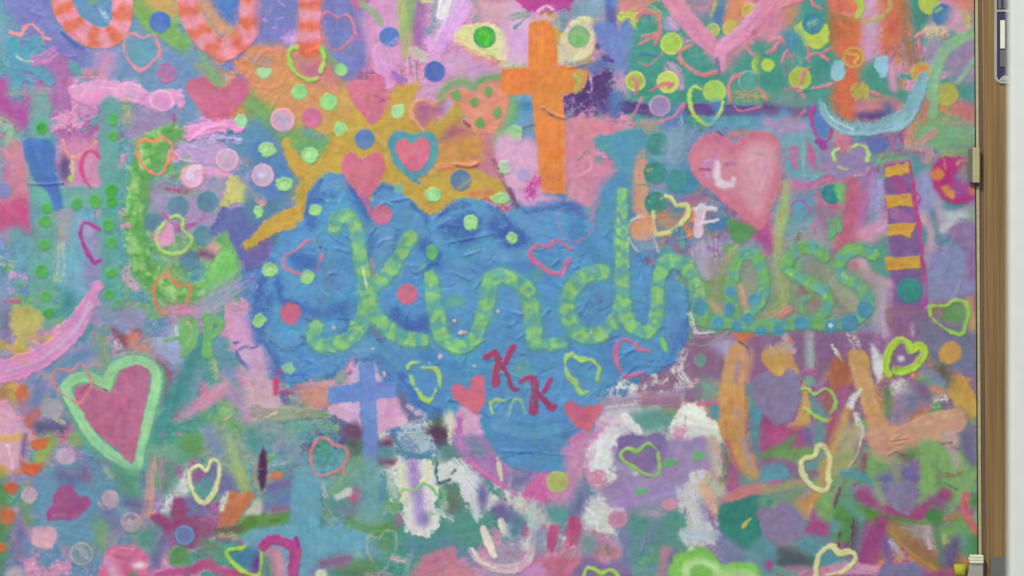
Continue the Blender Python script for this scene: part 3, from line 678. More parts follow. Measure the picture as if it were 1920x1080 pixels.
P("1440,580 1620,520 1620,620 1480,680", '4c82b0', soft=6, dry=.2); S("1250,660 1300,760 1420,720", 100, '4c84b0', dry=.4)
S("1370,492 1450,485 1530,488", [30, 36, 40], 'e2d2da', n=("letter", "small white letter F"), h=1.6)
S("1425,490 1405,580 1400,665", [80, 74, 84], 'dfc4d8', n=len(PARTS) - 1, h=1.4); S("1430,595 1545,570", [40, 30], 'e2d4da', n=len(PARTS) - 2, h=1.6)
P("880,600 980,550 1055,560 1060,690 960,725 900,700", 'd8956e', soft=5, c2='d8a080', n=("patch", "small orange block beside the letter d"))
S("1000,545 930,555 880,600 870,680 890,740 940,800", 16, 'e4d0c8', dry=.35, h=1.5); S("1060,700 1100,810", 18, 'd8b8c0', dry=.4)
P("960,800 940,730 1060,700 1080,800", '7c9cc0', soft=6, dry=.2)
P("1620,570 1740,600 1865,625 1760,730 1700,745 1640,690", '589a52', soft=3, n=("patch", "green triangle under the large pink heart")); P("1810,680 1930,630 1960,800 1870,780", 'b44a94', soft=6)
P("1680,770 1880,770 1860,830 1720,820", '7cacb0', soft=8, dry=.2)
S("1260,800 1450,800", 120, '9c78a0', soft=8, dry=.2); P("1345,760 1530,720 1530,1010 1390,1000", 'a8a0b8', dry=.25, soft=5); S("1532,715 1530,860 1525,1000", 18, 'd8d4d4', dry=.35, h=1.5); S("1350,800 1345,960", 16, 'd0d0d4', dry=.5); S("1470,770 1520,790", 40, 'a870b0', dry=.4)
S("1300,680 1310,770", 40, '507cac', dry=.4); S("1270,640 1280,780", 30, '60a090', dry=.4)
S("1450,1040 1560,1030", 60, '789070', dry=.4)
S("1690,770 1620,860 1575,950", [30, 60, 50], 'c6b868', dry=.15)
S("1130,715 1190,730 1225,800", 18, 'a868a8', dry=.2)
T(0, 0, 1)
P("1291,308 1298,280 1314,259 1338,249 1360,256 1376,269 1394,255 1420,246 1446,250 1464,267 1472,300 1465,350 1446,395 1428,432 1395,412 1350,372 1310,340", 'd0748e', soft=2.2, n=("heart", "large glossy pink heart right of centre"), h=.9)
bh = len(PARTS) - 1
P("1310,300 1330,275 1355,280 1376,295 1400,270 1440,268 1458,300 1445,350 1425,405 1392,378 1345,345", 'd88c9e', soft=8)
P("1390,300 1410,276 1440,274 1450,300 1430,350 1420,395 1402,380 1400,330", 'dc9cae', soft=6)
S("1395,300 1420,290 1440,300 1425,350", 22, 'd89cb0', soft=5, dry=.2)
S("1330,330 1325,305 1345,302", 10, 'c888c4', soft=3)
S("1345,308 1344,330 1352,346 1372,346 1376,338", [11, 13, 14, 13, 9], 'e6d4e4', n=("highlight", "white L shaped highlight on the large pink heart", bh), h=0.8, soft=3.4, dry=.15, a=.85)
S("1362,308 1378,306", 9, 'b870a8', soft=2); S("1312,316 1330,318", 4, '9c5888')
T(960, 270)
S("440,478 370,480 338,560 370,650 390,690", [14, 14, 16, 22, 14], 'a488bc', dry=.15, a=.85); S("400,710 430,725", 20, 'b07cb4'); S("470,730 500,735", 18, 'b07cb4'); S("520,710 545,705", 20, 'b07cb4'); S("575,680 605,640 610,590", [24, 18, 10], 'b07cb4', dry=.1); S("440,520 540,520 610,590 680,650", 14, '8c84b8', dry=.2)
S("440,790 400,760 350,725 320,722 275,768 190,758 140,800 150,860 220,920 300,972 370,965 430,860", [26, 24, 44, 40, 28, 24, 44, 46, 40, 36, 44, 36], 'ca6a98', n=("heart_outline", "solid pink heart outline at the right of the cloud"), h=1.2)
S("400,930 370,1000", 12, 'c8a4c8', dry=.3)
D(1160, 820, 60, '58a0b0', soft=5); D(190, 980, 50, '54a0a8', soft=6)
# ===== x 1440-1920
T(1440, 270)
P("130,-20 390,-20 400,200 300,330 140,240", '6ca8b4', soft=8)
P("170,30 225,20 222,170 180,185", 'c66a9c', soft=3, rg=2); P("290,-10 340,30 375,180 310,190", 'c66a9c', soft=3, rg=2); S("265,-20 265,150 275,260", 36, '88b4b8', dry=.3)
S("150,150 200,240 280,270 380,240 450,220", [30, 60, 70, 50, 20], '64a6b8', n=("smile", "small teal painted smile beside the pink heart"))
P("150,240 300,280 480,210 380,320 260,380 180,330", 'c676a8', dry=.25, soft=4, rg=4); S("200,340 380,330", 40, 'cc7c98', dry=.4)
P("80,420 330,380 360,640 200,700 60,640", '64a0b8', soft=8)
S("165,530 185,440 270,430 318,530", 18, 'b060b0'); S("150,512 80,520 110,605", 22, 'd0587c')
S("130,300 120,470 80,700 85,1060", [60, 110, 60, 70], 'a4b878', dry=.3, soft=5)
P("200,640 420,560 480,700 380,800 220,740", 'a09ca8', soft=10, dry=.3); S("240,680 220,760", 60, '8a8870', dry=.3); S("340,620 350,660", 22, 'c86c98')
P("360,500 480,460 520,640 420,680", '9c7898', soft=8)
P("385,60 480,-10 600,60 700,-10 780,60 790,200 640,280 500,250 400,150", '9884b2', soft=4, n=("heart", "lavender heart in the green area, top right")); P("500,-40 600,-40 590,60 520,40", 'cc7890', soft=4); S("380,-20 420,20", 50, 'a03c98')
S("505,125 490,70 530,42", [20, 30, 26], 'aed87a', n=("heart_outline", "broken lime heart outline on the lavender heart"), h=1.6); hk = len(PARTS) - 1
S("590,65 650,15 720,15 755,60 745,125", [14, 26, 14, 30, 36], 'aed87a', n=hk, h=1.6); S("520,165 560,185 595,190", 20, 'a8cc90', dry=.2); S("752,180 735,230 650,240", [26, 26, 22], 'b0d08c', n=hk, h=1.6)
D(820, 15, 62, '5e70b8', soft=3)
P("820,110 1000,60 1200,150 1330,40 1500,0 1520,120 1100,250 880,190", '76a882', soft=8); P("1060,80 1140,100 1180,200 1090,240", '5490a4', soft=6)
S("1070,30 1200,60 1180,110", 90, 'b49894', dry=.35)
D(475, 375, 75, '349092', n=("dot", None)); P("510,320 570,300 610,350 600,460 540,430", '68bc74', rg=3, n=("dot", None) if False else None, soft=2)
S("640,300 650,480 600,680 530,840", [110, 170, 190, 110], 'c86480', soft=6); S("760,240 740,420 690,580", [120, 110, 80], 'b86cb4', soft=8, dry=.1); S("830,300 830,540", 110, 'a89ccc', soft=8, dry=.3)
P("455,580 500,560 545,540 562,660 515,675 500,705 450,700 470,640", '62ba7a', rg=2.5, soft=2, n=("brush_stroke", "small green double dab on rose"), h=1.4); S("505,590 510,670", 12, 'c06c80')
P("680,630 880,580 880,700 740,770 680,720", 'd49ab8', soft=8)
P("780,770 900,700 920,1000 780,980 730,880", '5c9c8e', soft=8)
P("1110,260 1200,200 1290,400 1200,530 1120,520", '949cca', soft=5); S("1280,380 1310,660", 90, 'aca0c2', soft=8); S("1160,560 1220,690 1210,880", [90, 90, 70], 'c2a2b4', soft=6); S("1225,500 1265,690", 30, '6898a8', soft=4); P("1250,730 1370,685 1390,750 1330,770", '5290a2', soft=5); D(1160, 690, 26, '50909c', ry=60, soft=3)
P("1380,600 1540,560 1540,920 1480,900 1400,720", '8e76a8', soft=8); P("1240,800 1400,750 1490,880 1480,1100 1180,1100 1200,880", '888eba', soft=6); S("1520,800 1500,1080", 50, '9468a0', soft=6)
P("1320,420 1460,420 1450,490 1330,490", '4c9498', soft=4); S("1340,545 1500,530", 80, 'b4c4c4', dry=.2, soft=5); S("1310,640 1390,570", 50, 'b8c4c8', dry=.3); P("1490,490 1540,490 1540,570 1500,560", '8ca884', soft=6)
S("1500,170 1400,150 1310,190 1320,300 1400,370 1540,350", [80, 150, 160, 170, 150, 130], 'bc307e', soft=4, n=("letter", "magenta curved letter C with orange spots at the right edge"), h=1.0); mc = len(PARTS) - 1
S("1420,340 1540,340", 110, 'ac4c9c', soft=6); P("1430,160 1500,150 1500,260 1440,270", '989088', soft=5, dry=.2); S("1400,170 1440,130 1500,130", 18, 'c8b880', dry=.2, h=1.5); S("1300,60 1320,180", 40, 'd89060', dry=.45); S("1330,60 1480,70", 70, '90a870', dry=.45)
D(1268, 230, 54, 'e07c4c', ry=46, n=("spot", None, mc), soft=2.5); P("1290,320 1340,310 1395,370 1380,415 1330,390", 'd8944c', n=("spot", None, mc), soft=3); D(1530, 345, 34, 'd07860', soft=4)
P("870,150 1050,122 1078,250 1100,420 1130,640 1165,900 1190,1200 1130,1250 940,1200 920,900 890,500 870,250", '80609a', sharp=True, soft=2.4, n=("pillar", "purple striped pillar with four orange bars"), ang=85); pil = len(PARTS) - 1
S("970,260 1000,340", 100, 'a85490', soft=6, dry=.2); S("960,520 1040,560", 100, 'a068a4', dry=.3)
S("1055,125 1085,280 1100,450 1135,640 1160,900 1182,1120 1150,1230", [16, 30, 44, 26, 20, 26, 26], 'c43c92', dry=.06)
S("870,155 1050,128", 16, 'c85880')
for q in ("880,185 960,160 1050,140 1060,232 980,228 885,246", "880,392 980,380 1075,372 1082,468 980,470 892,485", "895,602 1000,588 1110,592 1090,660 1060,700 990,690 900,690", "872,850 1000,845 1138,838 1150,930 1000,945 895,952"):
    P(q, 'd8a23e', sharp=True, rg=1.4, soft=1.6, n=("bar", None, pil), h=1.5, ang=4)
S("1110,365 1140,400 1120,440 1105,480", 16, 'bc3c90', h=1.4)
P("620,880 720,860 800,980 920,1040 920,1090 780,1060 680,980", 'd49cb4', soft=4); D(640, 915, 40, 'cc7088', soft=4, ry=40)
P("230,880 330,850 400,900 380,960 280,950", '8a8488', soft=6)
# ===== row 3: x 0-480
T(0, 540)
P("-60,-20 100,-20 60,200 20,340 -60,400", '7a8cb0', soft=10); S("40,100 140,95", 26, 'c85888', dry=.3); S("70,20 100,40", 40, 'd090c4', dry=.5); S("40,180 40,330", 90, '846c94', dry=.35, soft=6)
P("350,560 700,420 800,480 480,660", '668cb4', soft=10); S("700,200 1000,220", 160, '888eb6', soft=14); S("230,650 300,760 260,850", 150, '7488b4', soft=10)
P("100,150 180,125 300,180 300,300 220,400 180,480 120,440 130,370 80,300", 'bab464', soft=5, rg=4, n=("patch", "soft mustard patch at the left edge"))
S("520,60 490,160", 100, '448e90', soft=8); P("490,450 690,280 685,330 560,420", '44909a', soft=6); S("200,400 250,420", 50, 'a89880', dry=.4); S("0,520 60,480", 50, 'b4aca8', dry=.5); S("290,330 320,380", 50, 'b08898', dry=.3)
S("-80,650 160,590 360,490 560,300 740,-20", [150, 170, 150, 140, 60], 'd68cc0', soft=2, rg=2, n=("brush_stroke", "long curved pink brush stroke at the left edge"), h=1.2); S("60,620 330,520 560,330 680,120", 40, 'c4a0cc', dry=.3); S("400,330 560,180 680,20", 16, 'e898b8', dry=.15)
S("760,380 800,620", [90, 110], '789a7c', soft=10)
P("830,290 950,350 1050,320 1040,400 960,470 890,410", '8c5060', soft=5, n=("heart", "small dark maroon heart above the green bordered heart")); P("960,350 1050,330 1040,395 965,440", 'cc8678', soft=4); S("890,470 990,450 1080,360 1190,250", 18, '5c90a8', dry=.1); S("1000,270 1070,280 1080,330", 14, '6498b8')
S("880,400 900,440", 40, 'c4bcc8', dry=.5)
P("980,440 1100,400 1170,570 1060,540", 'd08c86', soft=8); P("1150,400 1340,290 1430,420 1400,580 1250,570 1160,480", 'a0a6cc', dry=.22, soft=6, rg=4); S("1320,300 1330,350", 30, 'd0dcdc', dry=.2)
S("1290,180 1560,170", 120, 'cc88a8', dry=.35, soft=8)
S("1180,560 1240,640 1240,800", [60, 90, 60], '845070', soft=6, dry=.12); S("1440,560 1500,450", 60, '5868a8', dry=.25, soft=5)
S("1510,430 1360,740 1130,1120", [120, 170, 150], '459292', soft=8); S("1640,400 1710,600 1740,820", [90, 110, 60], '6492b0', soft=8, dry=.15); S("1500,640 1400,900", 60, '7098b4', soft=8, dry=.2)
S("1600,560 1620,660", 70, '9cb484', dry=.4)
P("1690,680 1715,800 1400,980 1340,970 1500,820", 'cc8eb0', soft=5); P("1630,940 1730,850 1750,950 1680,980", '8ab67c', soft=4); S("1690,990 1740,950", 14, 'e0b098')
P("1720,200 1850,210 1900,420 1850,470 1750,440", 'd098c8', soft=6); P("1790,460 1960,440 1960,640 1820,580", 'cca4ca', soft=5); S("1760,415 1800,405", 16, '5464b0'); S("1775,470 1840,440 1880,450 1930,430", [16, 22, 16], '5060b0', h=1.3); S("1770,480 1810,550 1930,640", [24, 36, 40], '6470b8', h=1.2)
S("1700,120 1800,160", 100, 'd098a8', dry=.55)
S("1760,800 1880,960", 120, 'b088b8', dry=.5, soft=8)
S("1560,140 1750,20", 200, '98a4b8', dry=.55, soft=8)
P("1345,270 1395,215 1465,235 1495,310 1475,430 1385,510 1352,440", '74b46e', soft=2.2, n=("letter", "small green letter D"), rg=1.5); S("1410,260 1440,330 1410,430", 26, '9cc47c', dry=.3); D(1410, 262, 14, 'd8a080')
S("1555,225 1562,360 1555,490", [80, 74, 76], '74b46e', n=("letter", "small green letter P")); S("1560,245 1640,240 1655,300 1590,365", 48, '74b46e', n=len(PARTS) - 1); S("1250,388 1340,372", 34, '74b46e', n=("dash", "small green dash before the letters D P"))
T(0, 0, 1)
S("128,740 145,714 165,708 200,728 210,705 228,684 257,678 285,690 294,715 283,765 271,812 264,840 252,884 200,850 162,812 141,768", 34, '62aa90', closed=True, soft=5)
S("124,728 140,712 160,707 182,715 200,724 207,702 226,683 257,677 286,690 294,716 283,764 271,812 265,838 252,884 232,868 205,850 180,828 160,800 140,764", 20, '96d49a', closed=True, soft=2, n=("heart_border", "pale green border of the large left heart"), h=1.3); hb = len(PARTS) - 1
P("138,735 150,722 168,722 188,730 205,735 216,716 228,694 250,686 272,688 283,702 277,740 265,800 256,840 246,868 214,840 178,806 152,768", 'bc688e', soft=1.8, n=("heart", "large flat rose heart with pale green border at the left"), h=.6)
PARTS[hb] = (PARTS[hb][0], PARTS[hb][1], None)
S("150,735 170,720 200,732", 3, 'a05878')
T(0, 540)
S("400,650 430,612 545,622 605,575 660,640 690,720 650,800 595,865 500,815 430,770 395,700", 22, 'dc8484', closed=True, n=("heart_outline", "coral heart outline overlapping the green bordered heart"), a=.92)
P("120,800 150,720 200,720 215,800 195,880 150,885", 'cf6c42', soft=4, n=("leaf", None)); P("180,965 270,900 315,920 240,1035 200,1040", 'd46848', soft=3, n=("leaf", None)); P("-40,780 60,740 70,790 20,830 -40,830", 'b07c54', soft=5, n=("leaf", None)); S("60,830 110,900", 60, 'a0a068', dry=.4)
D(390, 915, 84, 'a49eac', soft=3, n=("dot", None)); P("-60,900 90,920 180,1120 -60,1120", 'd8a2c0', soft=6)
S("180,870 230,950", 90, '9c7c9c', dry=.35, soft=8); S("300,1050 460,1040", 110, '645c84', dry=.3, soft=6); S("420,980 470,1010", 50, 'a8a890', dry=.6)
# ===== x 480-960
T(480, 540)
P("-60,440 60,480 120,620 40,660 -60,640", 'cc9cc8', soft=6, dry=.15); P("-60,640 120,700 200,860 100,980 -60,980", 'caa8b8', dry=.2, soft=6); S("150,690 148,790", [50, 40], 'd04878'); S("170,785 280,778", [20, 44, 20], 'c44088'); D(305, 745, 18, 'c44088'); D(355, 750, 18, 'd05890'); S("170,620 180,640", 30, 'a84890'); S("200,800 230,850", 50, '6c68a0', dry=.3)
P("300,760 420,730 560,720 570,880 400,920 330,830", 'c89484', soft=6); S("-20,920 120,950 300,930", 100, 'a49c94', dry=.4); S("100,960 300,940 520,950", 90, '90a484', dry=.3); S("260,1050 420,1010 600,1040", 90, '74aa94', dry=.2, soft=4); S("80,970 160,930", 20, 'd8c0b8', dry=.3); S("300,930 420,900", 14, 'b8a890', dry=.2)
P("590,870 780,848 785,1040 650,990 555,930", 'd8aed2', soft=2.5, n=("patch", "pale pink patch behind the small blue cross, left side")); P("900,838 1062,812 1140,1000 1000,1060 900,1090", 'dca6ce', soft=2.5, n=("patch", "pale pink patch behind the small blue cross, right side")); P("690,715 775,560 785,712", 'c6aed0', dry=.15, soft=4); P("885,560 950,702 895,712", 'ccb4d0', soft=3)
P("700,1090 660,1040 760,1010 800,1090", '705070', soft=5)
S("1080,800 1110,870 1180,970", [40, 70, 60], '746c94', dry=.3, soft=5); S("1150,890 1260,970", 50, 'ccb4d4', dry=.4)
P("1290,1000 1440,965 1445,1100 1280,1100", '566c5c', soft=6); P("1400,960 1480,930 1520,1100 1440,1100", 'd8dcc4', soft=4); P("1530,890 1660,930 1720,1100 1490,1100", 'daa4cc', soft=4); S("1530,980 1520,1080", 50, 'c070b8', dry=.3); S("1130,1050 1280,1040", 100, 'c4cecc', dry=.35, h=1.4)
P("768,560 880,555 897,704 1050,710 1062,812 902,830 920,1100 922,1260 905,1342 850,1360 806,1325 790,1100 775,850 560,868 536,830 545,745 775,708", '6d8cd2', sharp=True, soft=1.4, rg=1.2, n=("cross", "small periwinkle blue cross below the cloud"), ang=88)
P("180,175 250,108 320,140 340,195 310,245 265,275 215,250", 'd26684', soft=2, n=("heart", "tiny rose heart on the left of the cloud")); D(1135, 48, 78, 'd0668a', n=("dot", "rose dot below the arm of the letter K"))
D(25, 245, 50, '98d47c', rg=2, n=("dot", None), h=1.8); D(245, 605, 56, '86c894', ry=42, rg=2, n=("dot", None)); P("1430,70 1540,60 1560,130 1440,140", '62ae98', soft=4)
for x, y in ((1490, 245), (1535, 335), (1575, 330), (1380, 520), (1300, 565), (1635, 590), (965, 650), (870, 455), (840, 265), (1820, 175), (1080, 420), (590, 300)): D(x, y, 12, 'd8b0b8', rg=1.5, h=1.4)
S("800,300 880,320 940,380", 60, '64709c', dry=.4)
S("1140,600 1165,565 1230,560", [30, 34, 14], 'a6d468', n=("heart_outline", "broken lime heart outline under the letter i"), h=1.8); lk = len(PARTS) - 1
S("1245,600 1340,605 1375,660 1380,735", [20, 40, 34, 24], 'a6d468', n=lk, h=1.8); S("1165,670 1182,725", 38, 'a6d468', n=lk, h=1.8); S("1205,760 1250,825 1300,848 1320,830", [28, 40, 44, 24], 'acda60', n=lk, h=1.8); S("1330,810 1350,760", 12, 'a0d080')
P("1460,750 1510,708 1570,740 1592,752 1620,670 1660,655 1712,665 1715,740 1718,850 1670,932 1600,920 1540,870 1480,810", 'd46a84', soft=2, n=("heart", "coral red heart left of the maroon letters K"))
S("1775,940 1760,870 1810,842 1880,852", [14, 26, 28, 14], 'a4d070', h=1.5, n=("heart_outline", "faint lime heart outline below the maroon letters"))
S("1725,520 1790,488 1820,560 1800,640 1800,715", [42, 54, 60, 58, 60], 'a4426c', n=("letter", "upper maroon letter K under kindness"), h=1.0, dry=.04); k1 = len(PARTS) - 1
S("1925,440 1870,560", [50, 40], 'a83c70', n=k1); S("1840,580 1880,640 1920,750 1965,760", [34, 42, 44, 28], 'a4426a', n=k1)
# ===== x 960-1440
T(960, 540)
P("1310,390 1540,400 1600,660 1390,690 1330,560", '8f668e', soft=4); D(1415, 545, 44, '709c88', dry=.25, rg=2); P("1500,420 1600,370 1720,430 1700,520 1600,520", 'a898be', soft=6); S("1330,420 1460,430 1620,330", 16, '8c9890')
P("1380,690 1500,680 1560,760 1520,840 1400,830", '7ea896', soft=8); S("1240,780 1390,770", 70, '90709c', soft=6, dry=.25)
P("1660,330 1845,345 1795,440 1720,410", 'e47c4c', soft=3); P("1450,70 1540,110 1590,180 1570,212 1500,160", 'e2a48c', soft=3); P("1815,240 1900,170 1960,180 1960,260", 'dc8470', soft=4)
P("1440,-20 1600,-20 1560,110 1470,70", '80a060', soft=6); P("1690,-20 1790,-20 1780,150 1720,120", '9aa49a', soft=6)
P("1770,380 1960,360 1960,640 1800,700 1760,600", '8e668e', soft=5); S("1800,760 1840,900 1860,1080", [80, 130, 110], '5298a4', soft=6); P("1880,950 1960,950 1960,1090 1890,1090", 'a84a82', soft=4)
P("640,1000 720,860 860,870 1000,960 960,1100 680,1100", 'd2c4d0', dry=.2, soft=6, rg=4); S("690,870 950,840 1220,830", [90, 110, 120], 'ae94b8', dry=.3, soft=6); S("990,860 1240,850", [70, 90], 'a0708c', soft=6, dry=.12); P("900,930 1220,910 1200,1040 960,1090", '64a098', soft=8)
P("1190,1100 1230,950 1330,860 1430,890 1480,960 1545,1060 1530,1120", 'e6e8e0', soft=3, rg=3, n=("brush_stroke", "thick white dab above the lilac heart"), h=1.6); S("1240,1050 1320,1080", 80, 'e0b4c4', dry=.4); S("620,1000 800,1030", 30, 'd8a0c8', dry=.2); S("850,980 950,1080", 70, 'e4e4dc', dry=.25, h=1.5)
S("1300,470 1250,620 1330,730", [50, 80, 60], 'd4d0d4', dry=.5, h=1.4); S("1340,200 1390,330 1500,330", 50, 'ccd4d0', dry=.5, h=1.4); P("1480,880 1570,872 1565,980 1500,975", '549aac', soft=4); S("1400,870 1560,858", 38, 'c86c90', dry=.2); S("1330,720 1390,700", 40, 'e090a8', dry=.4)
S("1300,960 1290,1050", 20, 'b890b0', dry=.4)
S("1690,480 1660,680 1650,1100", [130, 190, 200], 'd0985a', soft=3, n=("letter", "tan orange letter N with split legs"), h=.9); nl = len(PARTS) - 1
P("1650,480 1790,480 1760,700 1640,690", 'd6a076', soft=6); S("1700,560 1680,700", 46, 'b08c98', dry=.2, soft=4); S("1690,920 1690,1080", 50, 'b89880', soft=5); S("1700,400 1760,440 1780,500", 14, '706080')
T(0, 0, 1)
T(960, 540)
S("405,605 400,560 415,510 455,496", [24, 30, 34, 26], 'a6d472', n=("heart_outline", "lime heart outline right of the maroon letters"), h=1.9); l2 = len(PARTS) - 1
S("480,522 520,540 590,540 640,575 655,620 640,690", [24, 44, 30, 24, 30, 30], 'aed86c', n=l2, h=1.9); S("405,610 425,670 475,720 500,775 540,795 572,778", [30, 44, 40, 30, 34, 26], 'a6d472', n=l2, h=1.9); S("480,680 490,700", 24, '88c890')
S("1010,475 950,455 900,405 850,385 800,410 778,480 790,570 830,650 870,668 980,632", [30, 44, 16, 22, 44, 46, 34, 30, 40, 34], 'cc6c94', n=("heart_outline", "open pink heart outline low on the cloud"), h=1.3); D(1020, 470, 16, 'c8709c'); D(1030, 570, 9, 'c8709c')
S("1125,385 1150,460", [40, 44], '7ed070', n=("dot", None), h=1.5); D(70, 600, 70, '60a4a8', dry=.25, soft=6)
S("70,705 150,680 170,760 160,920", [44, 70, 58, 74], 'a8426a', n=("letter", "lower maroon letter K beside the red heart"), h=1.0, dry=.04); k2 = len(PARTS) - 1
S("292,685 240,775", [34, 44], 'a83c70', n=k2); S("195,785 250,850 300,905 325,880", [26, 46, 52, 34], 'a83c70', n=k2)
S("-40,1000 10,850 60,840 100,940", [18, 26, 16], '9cc888', dry=.3)
# ===== x 1440-1920
T(1440, 540)
P("100,340 700,320 800,450 760,600 480,620 350,700 180,500", '8c648c', soft=5); P("780,-20 900,-20 880,300 800,330", 'a8a0ac', soft=6, dry=.2); S("850,60 880,340", 90, 'b8a2c0', dry=.3, soft=6); P("900,150 1130,170 1100,360 940,380", '94668e', soft=5); S("1080,280 1080,350", 40, 'b098b8', dry=.3); S("910,170 920,230", 60, 'a07870', dry=.4)
P("1120,230 1300,300 1540,260 1540,640 1250,580 1150,400", '767698', soft=6); S("1500,100 1520,300", 60, 'cf9868', soft=6); P("1190,-30 1540,-30 1520,40 1240,90", '8c92bc', soft=6)
P("-40,480 60,440 160,430 185,520 250,680 165,600 75,665 -40,560", 'd0a05a', soft=2.5, n=nl); S("20,470 110,450", 80, 'c8aa98', dry=.3); S("120,360 180,470", 70, 'b8a4ac', dry=.35); S("160,380 170,400", 30, 'e07860')
S("310,340 320,570", [60, 80], 'a2acb0', dry=.22, soft=4); S("480,430 555,550", [20, 40, 16], 'dcdcd2', dry=.1, h=1.3); P("775,420 830,480 875,560 860,640 830,705 790,580", 'd8d8dc', soft=3, rg=2); S("620,330 660,430", 70, 'ccccc8', dry=.5); S("300,620 350,640", 40, 'c05c98', dry=.2); D(310, 700, 40, '78ac9c', soft=4)
P("480,540 600,570 610,720 480,780", 'ac6844', soft=6); S("560,760 530,900", 80, 'ac5c90', soft=6)
P("600,490 650,460 710,462 750,510 800,760 900,1010 960,1180 940,1290 880,1300 800,1150 700,880 640,680", 'd4a05e', soft=2.5, n=("letter", "tan orange slanted letter L at the right"), c2='d2a078', grad=(0, 1)); ll = len(PARTS) - 1
S("910,650 880,590 920,460 985,395 1050,420 1070,470 1130,430 1170,480 1130,560 1060,610 965,622", [56, 60, 64, 62, 60, 66, 64, 60, 60, 64, 66], 'b4dc44', n=("heart_outline", "thick bright lime heart outline at the right"), h=1.8); P("940,560 980,440 1010,430 1040,490 1100,500 1040,580 960,590", '84649a', soft=4); D(1000, 530, 26, 'd8d0cc', soft=3, ry=26)
P("1290,160 1400,120 1465,140 1450,260 1300,240", '66a060', soft=6); D(1270, 165, 46, '98787c', soft=6)
S("1215,205 1215,140 1265,135 1330,135 1395,95 1470,115 1492,190 1470,270 1435,345 1340,320 1250,250", [30, 30, 22, 34, 34, 36, 34, 26, 30, 24, 20], '9cd650', closed=True, n=("heart_outline", "lime heart outline by the right frame"), h=1.8)
P("310,800 400,880 450,980 330,940", '68a0a0', soft=5); P("420,770 480,820 470,920 410,880", 'a46a58', soft=5)
P("-40,640 60,660 60,900 -40,900", '887ca6', soft=3) if False else None
P("265,700 300,780 320,930 300,1060 200,1080 170,1050 240,900", 'd2a060', soft=3, n=nl); S("180,1060 260,1050", 70, 'd0a05c', soft=3)
S("232,840 240,765 300,760 350,800 430,755 490,800 508,870 470,950", [24, 26, 28, 22, 30, 28, 34, 16], 'a2d65e', n=("heart_outline", "lime heart outline across the tan letter N"), h=1.8); l3 = len(PARTS) - 1
S("275,905 380,975 440,1000 478,985", [16, 26, 36, 30], 'a6dc58', n=l3, h=1.8)
P("1265,480 1320,420 1370,400 1410,415 1438,480 1410,548 1300,575 1275,530", 'd09f50', soft=2.5, n=("patch", "small ochre patch at the right, upper of two")); P("1338,735 1380,690 1440,650 1490,720 1555,860 1550,965 1440,1005 1410,970", 'caa24a', soft=2.5, n=("patch", "large ochre patch beside the frame, lower of two"))
P("1220,600 1300,575 1365,660 1330,730", '5e6454', soft=6); S("1180,620 1300,720", 70, '7c92b0', soft=6); P("940,680 1020,680 1110,800 1050,850 930,780", 'd6d6cc', dry=.35, soft=4, rg=4, h=1.4); S("1215,870 1260,830 1320,830", 60, 'd2d0bc', dry=.45, h=1.4)
S("620,890 640,830 700,770", [60, 50, 24], 'dadcd4', dry=.12, h=1.4); P("1090,690 1220,750 1200,860 1110,800", '8c668e', soft=5); P("1030,800 1130,830 1090,910 1045,890", '5a9cb8', soft=4); S("990,840 970,990", 120, 'b8a4ba', dry=.3, soft=5); S("890,780 900,930", 60, '66905c', soft=5); P("1220,740 1310,755 1290,800 1230,790", 'd08878', soft=4)
P("-40,1000 80,980 160,1120 -40,1120", 'a64880', soft=4); S("590,920 540,1100", [50, 70], 'd0a05c', soft=4); S("660,950 700,1100", [40, 60], 'd8d8c4', dry=.15); S("500,960 480,1100", 60, 'bc6078', soft=5)
P("1080,700 1220,860 1100,960 960,1050 930,900", '807098', soft=6, a=.6); P("1380,900 1500,1000 1480,1200 1380,1060", '74709a', soft=6, a=.8)
T(0, 0, 1)
S("1655,848 1700,822 1750,800 1785,790", [44, 52, 54, 46], "d8a284", soft=2.2, n=ll)
P("1405,735 1412,710 1432,698 1446,698 1461,709 1478,692 1496,704 1504,740 1490,785 1455,800 1425,770", '8a7ca4', soft=1.5, sharp=True, n=("heart", "lavender heart inside the tan letter N"))
# ===== row 4: x 0-480
T(0, 810)
P("-60,-20 190,-20 185,140 100,290 -60,290", 'd8a2be', soft=6); S("10,48 170,42", [50, 56], 'd8a858', soft=4); D(5, 300, 54, 'd8a650', soft=4); S("60,100 100,280", 20, 'e0bcd0', dry=.3); S("190,20 170,160", 40, '7c6c9c', soft=5)
P("250,320 700,330 900,500 900,720 600,920 250,700", '6494b4', soft=14); P("-60,380 60,420 70,900 -60,1120", '56925a', soft=10); S("140,700 150,900", 90, '7470a4', soft=10); P("170,820 240,820 240,920 190,900", '5c88ba', soft=8)
S("380,70 300,200", [90, 100], '94ae4c', soft=8); S("180,560 220,680", 50, '72a05c', soft=8); D(560, 60, 50, '8ca060', soft=8)
P("220,70 280,55 370,45 340,110 290,140 240,120", 'd46c40', soft=3, n=("leaf", None)); P("148,205 200,235 320,235 285,310 215,332 165,290", 'd46440', soft=3, n=("leaf", None)); D(85, 420, 56, 'd05e42', ry=42, soft=3, n=("leaf", None)); P("8,570 80,568 112,660 60,700 10,690", 'c86c44', soft=4, n=("leaf", None)); D(5, 870, 38, 'd46c44', soft=3, n=("leaf", None))
S("470,320 540,350", 80, '685c90', soft=10); S("620,280 660,340", 90, '84608c', dry=.3, soft=8); S("640,190 760,230 820,260", 80, '7474a8', dry=.3, soft=10); S("800,280 830,330", 50, '9cb09c', dry=.5)
P("840,250 960,270 1060,300 1080,480 1000,520 880,420", '5c9c84', soft=8); S("1070,300 1070,420", 40, '5a74b0', dry=.3)
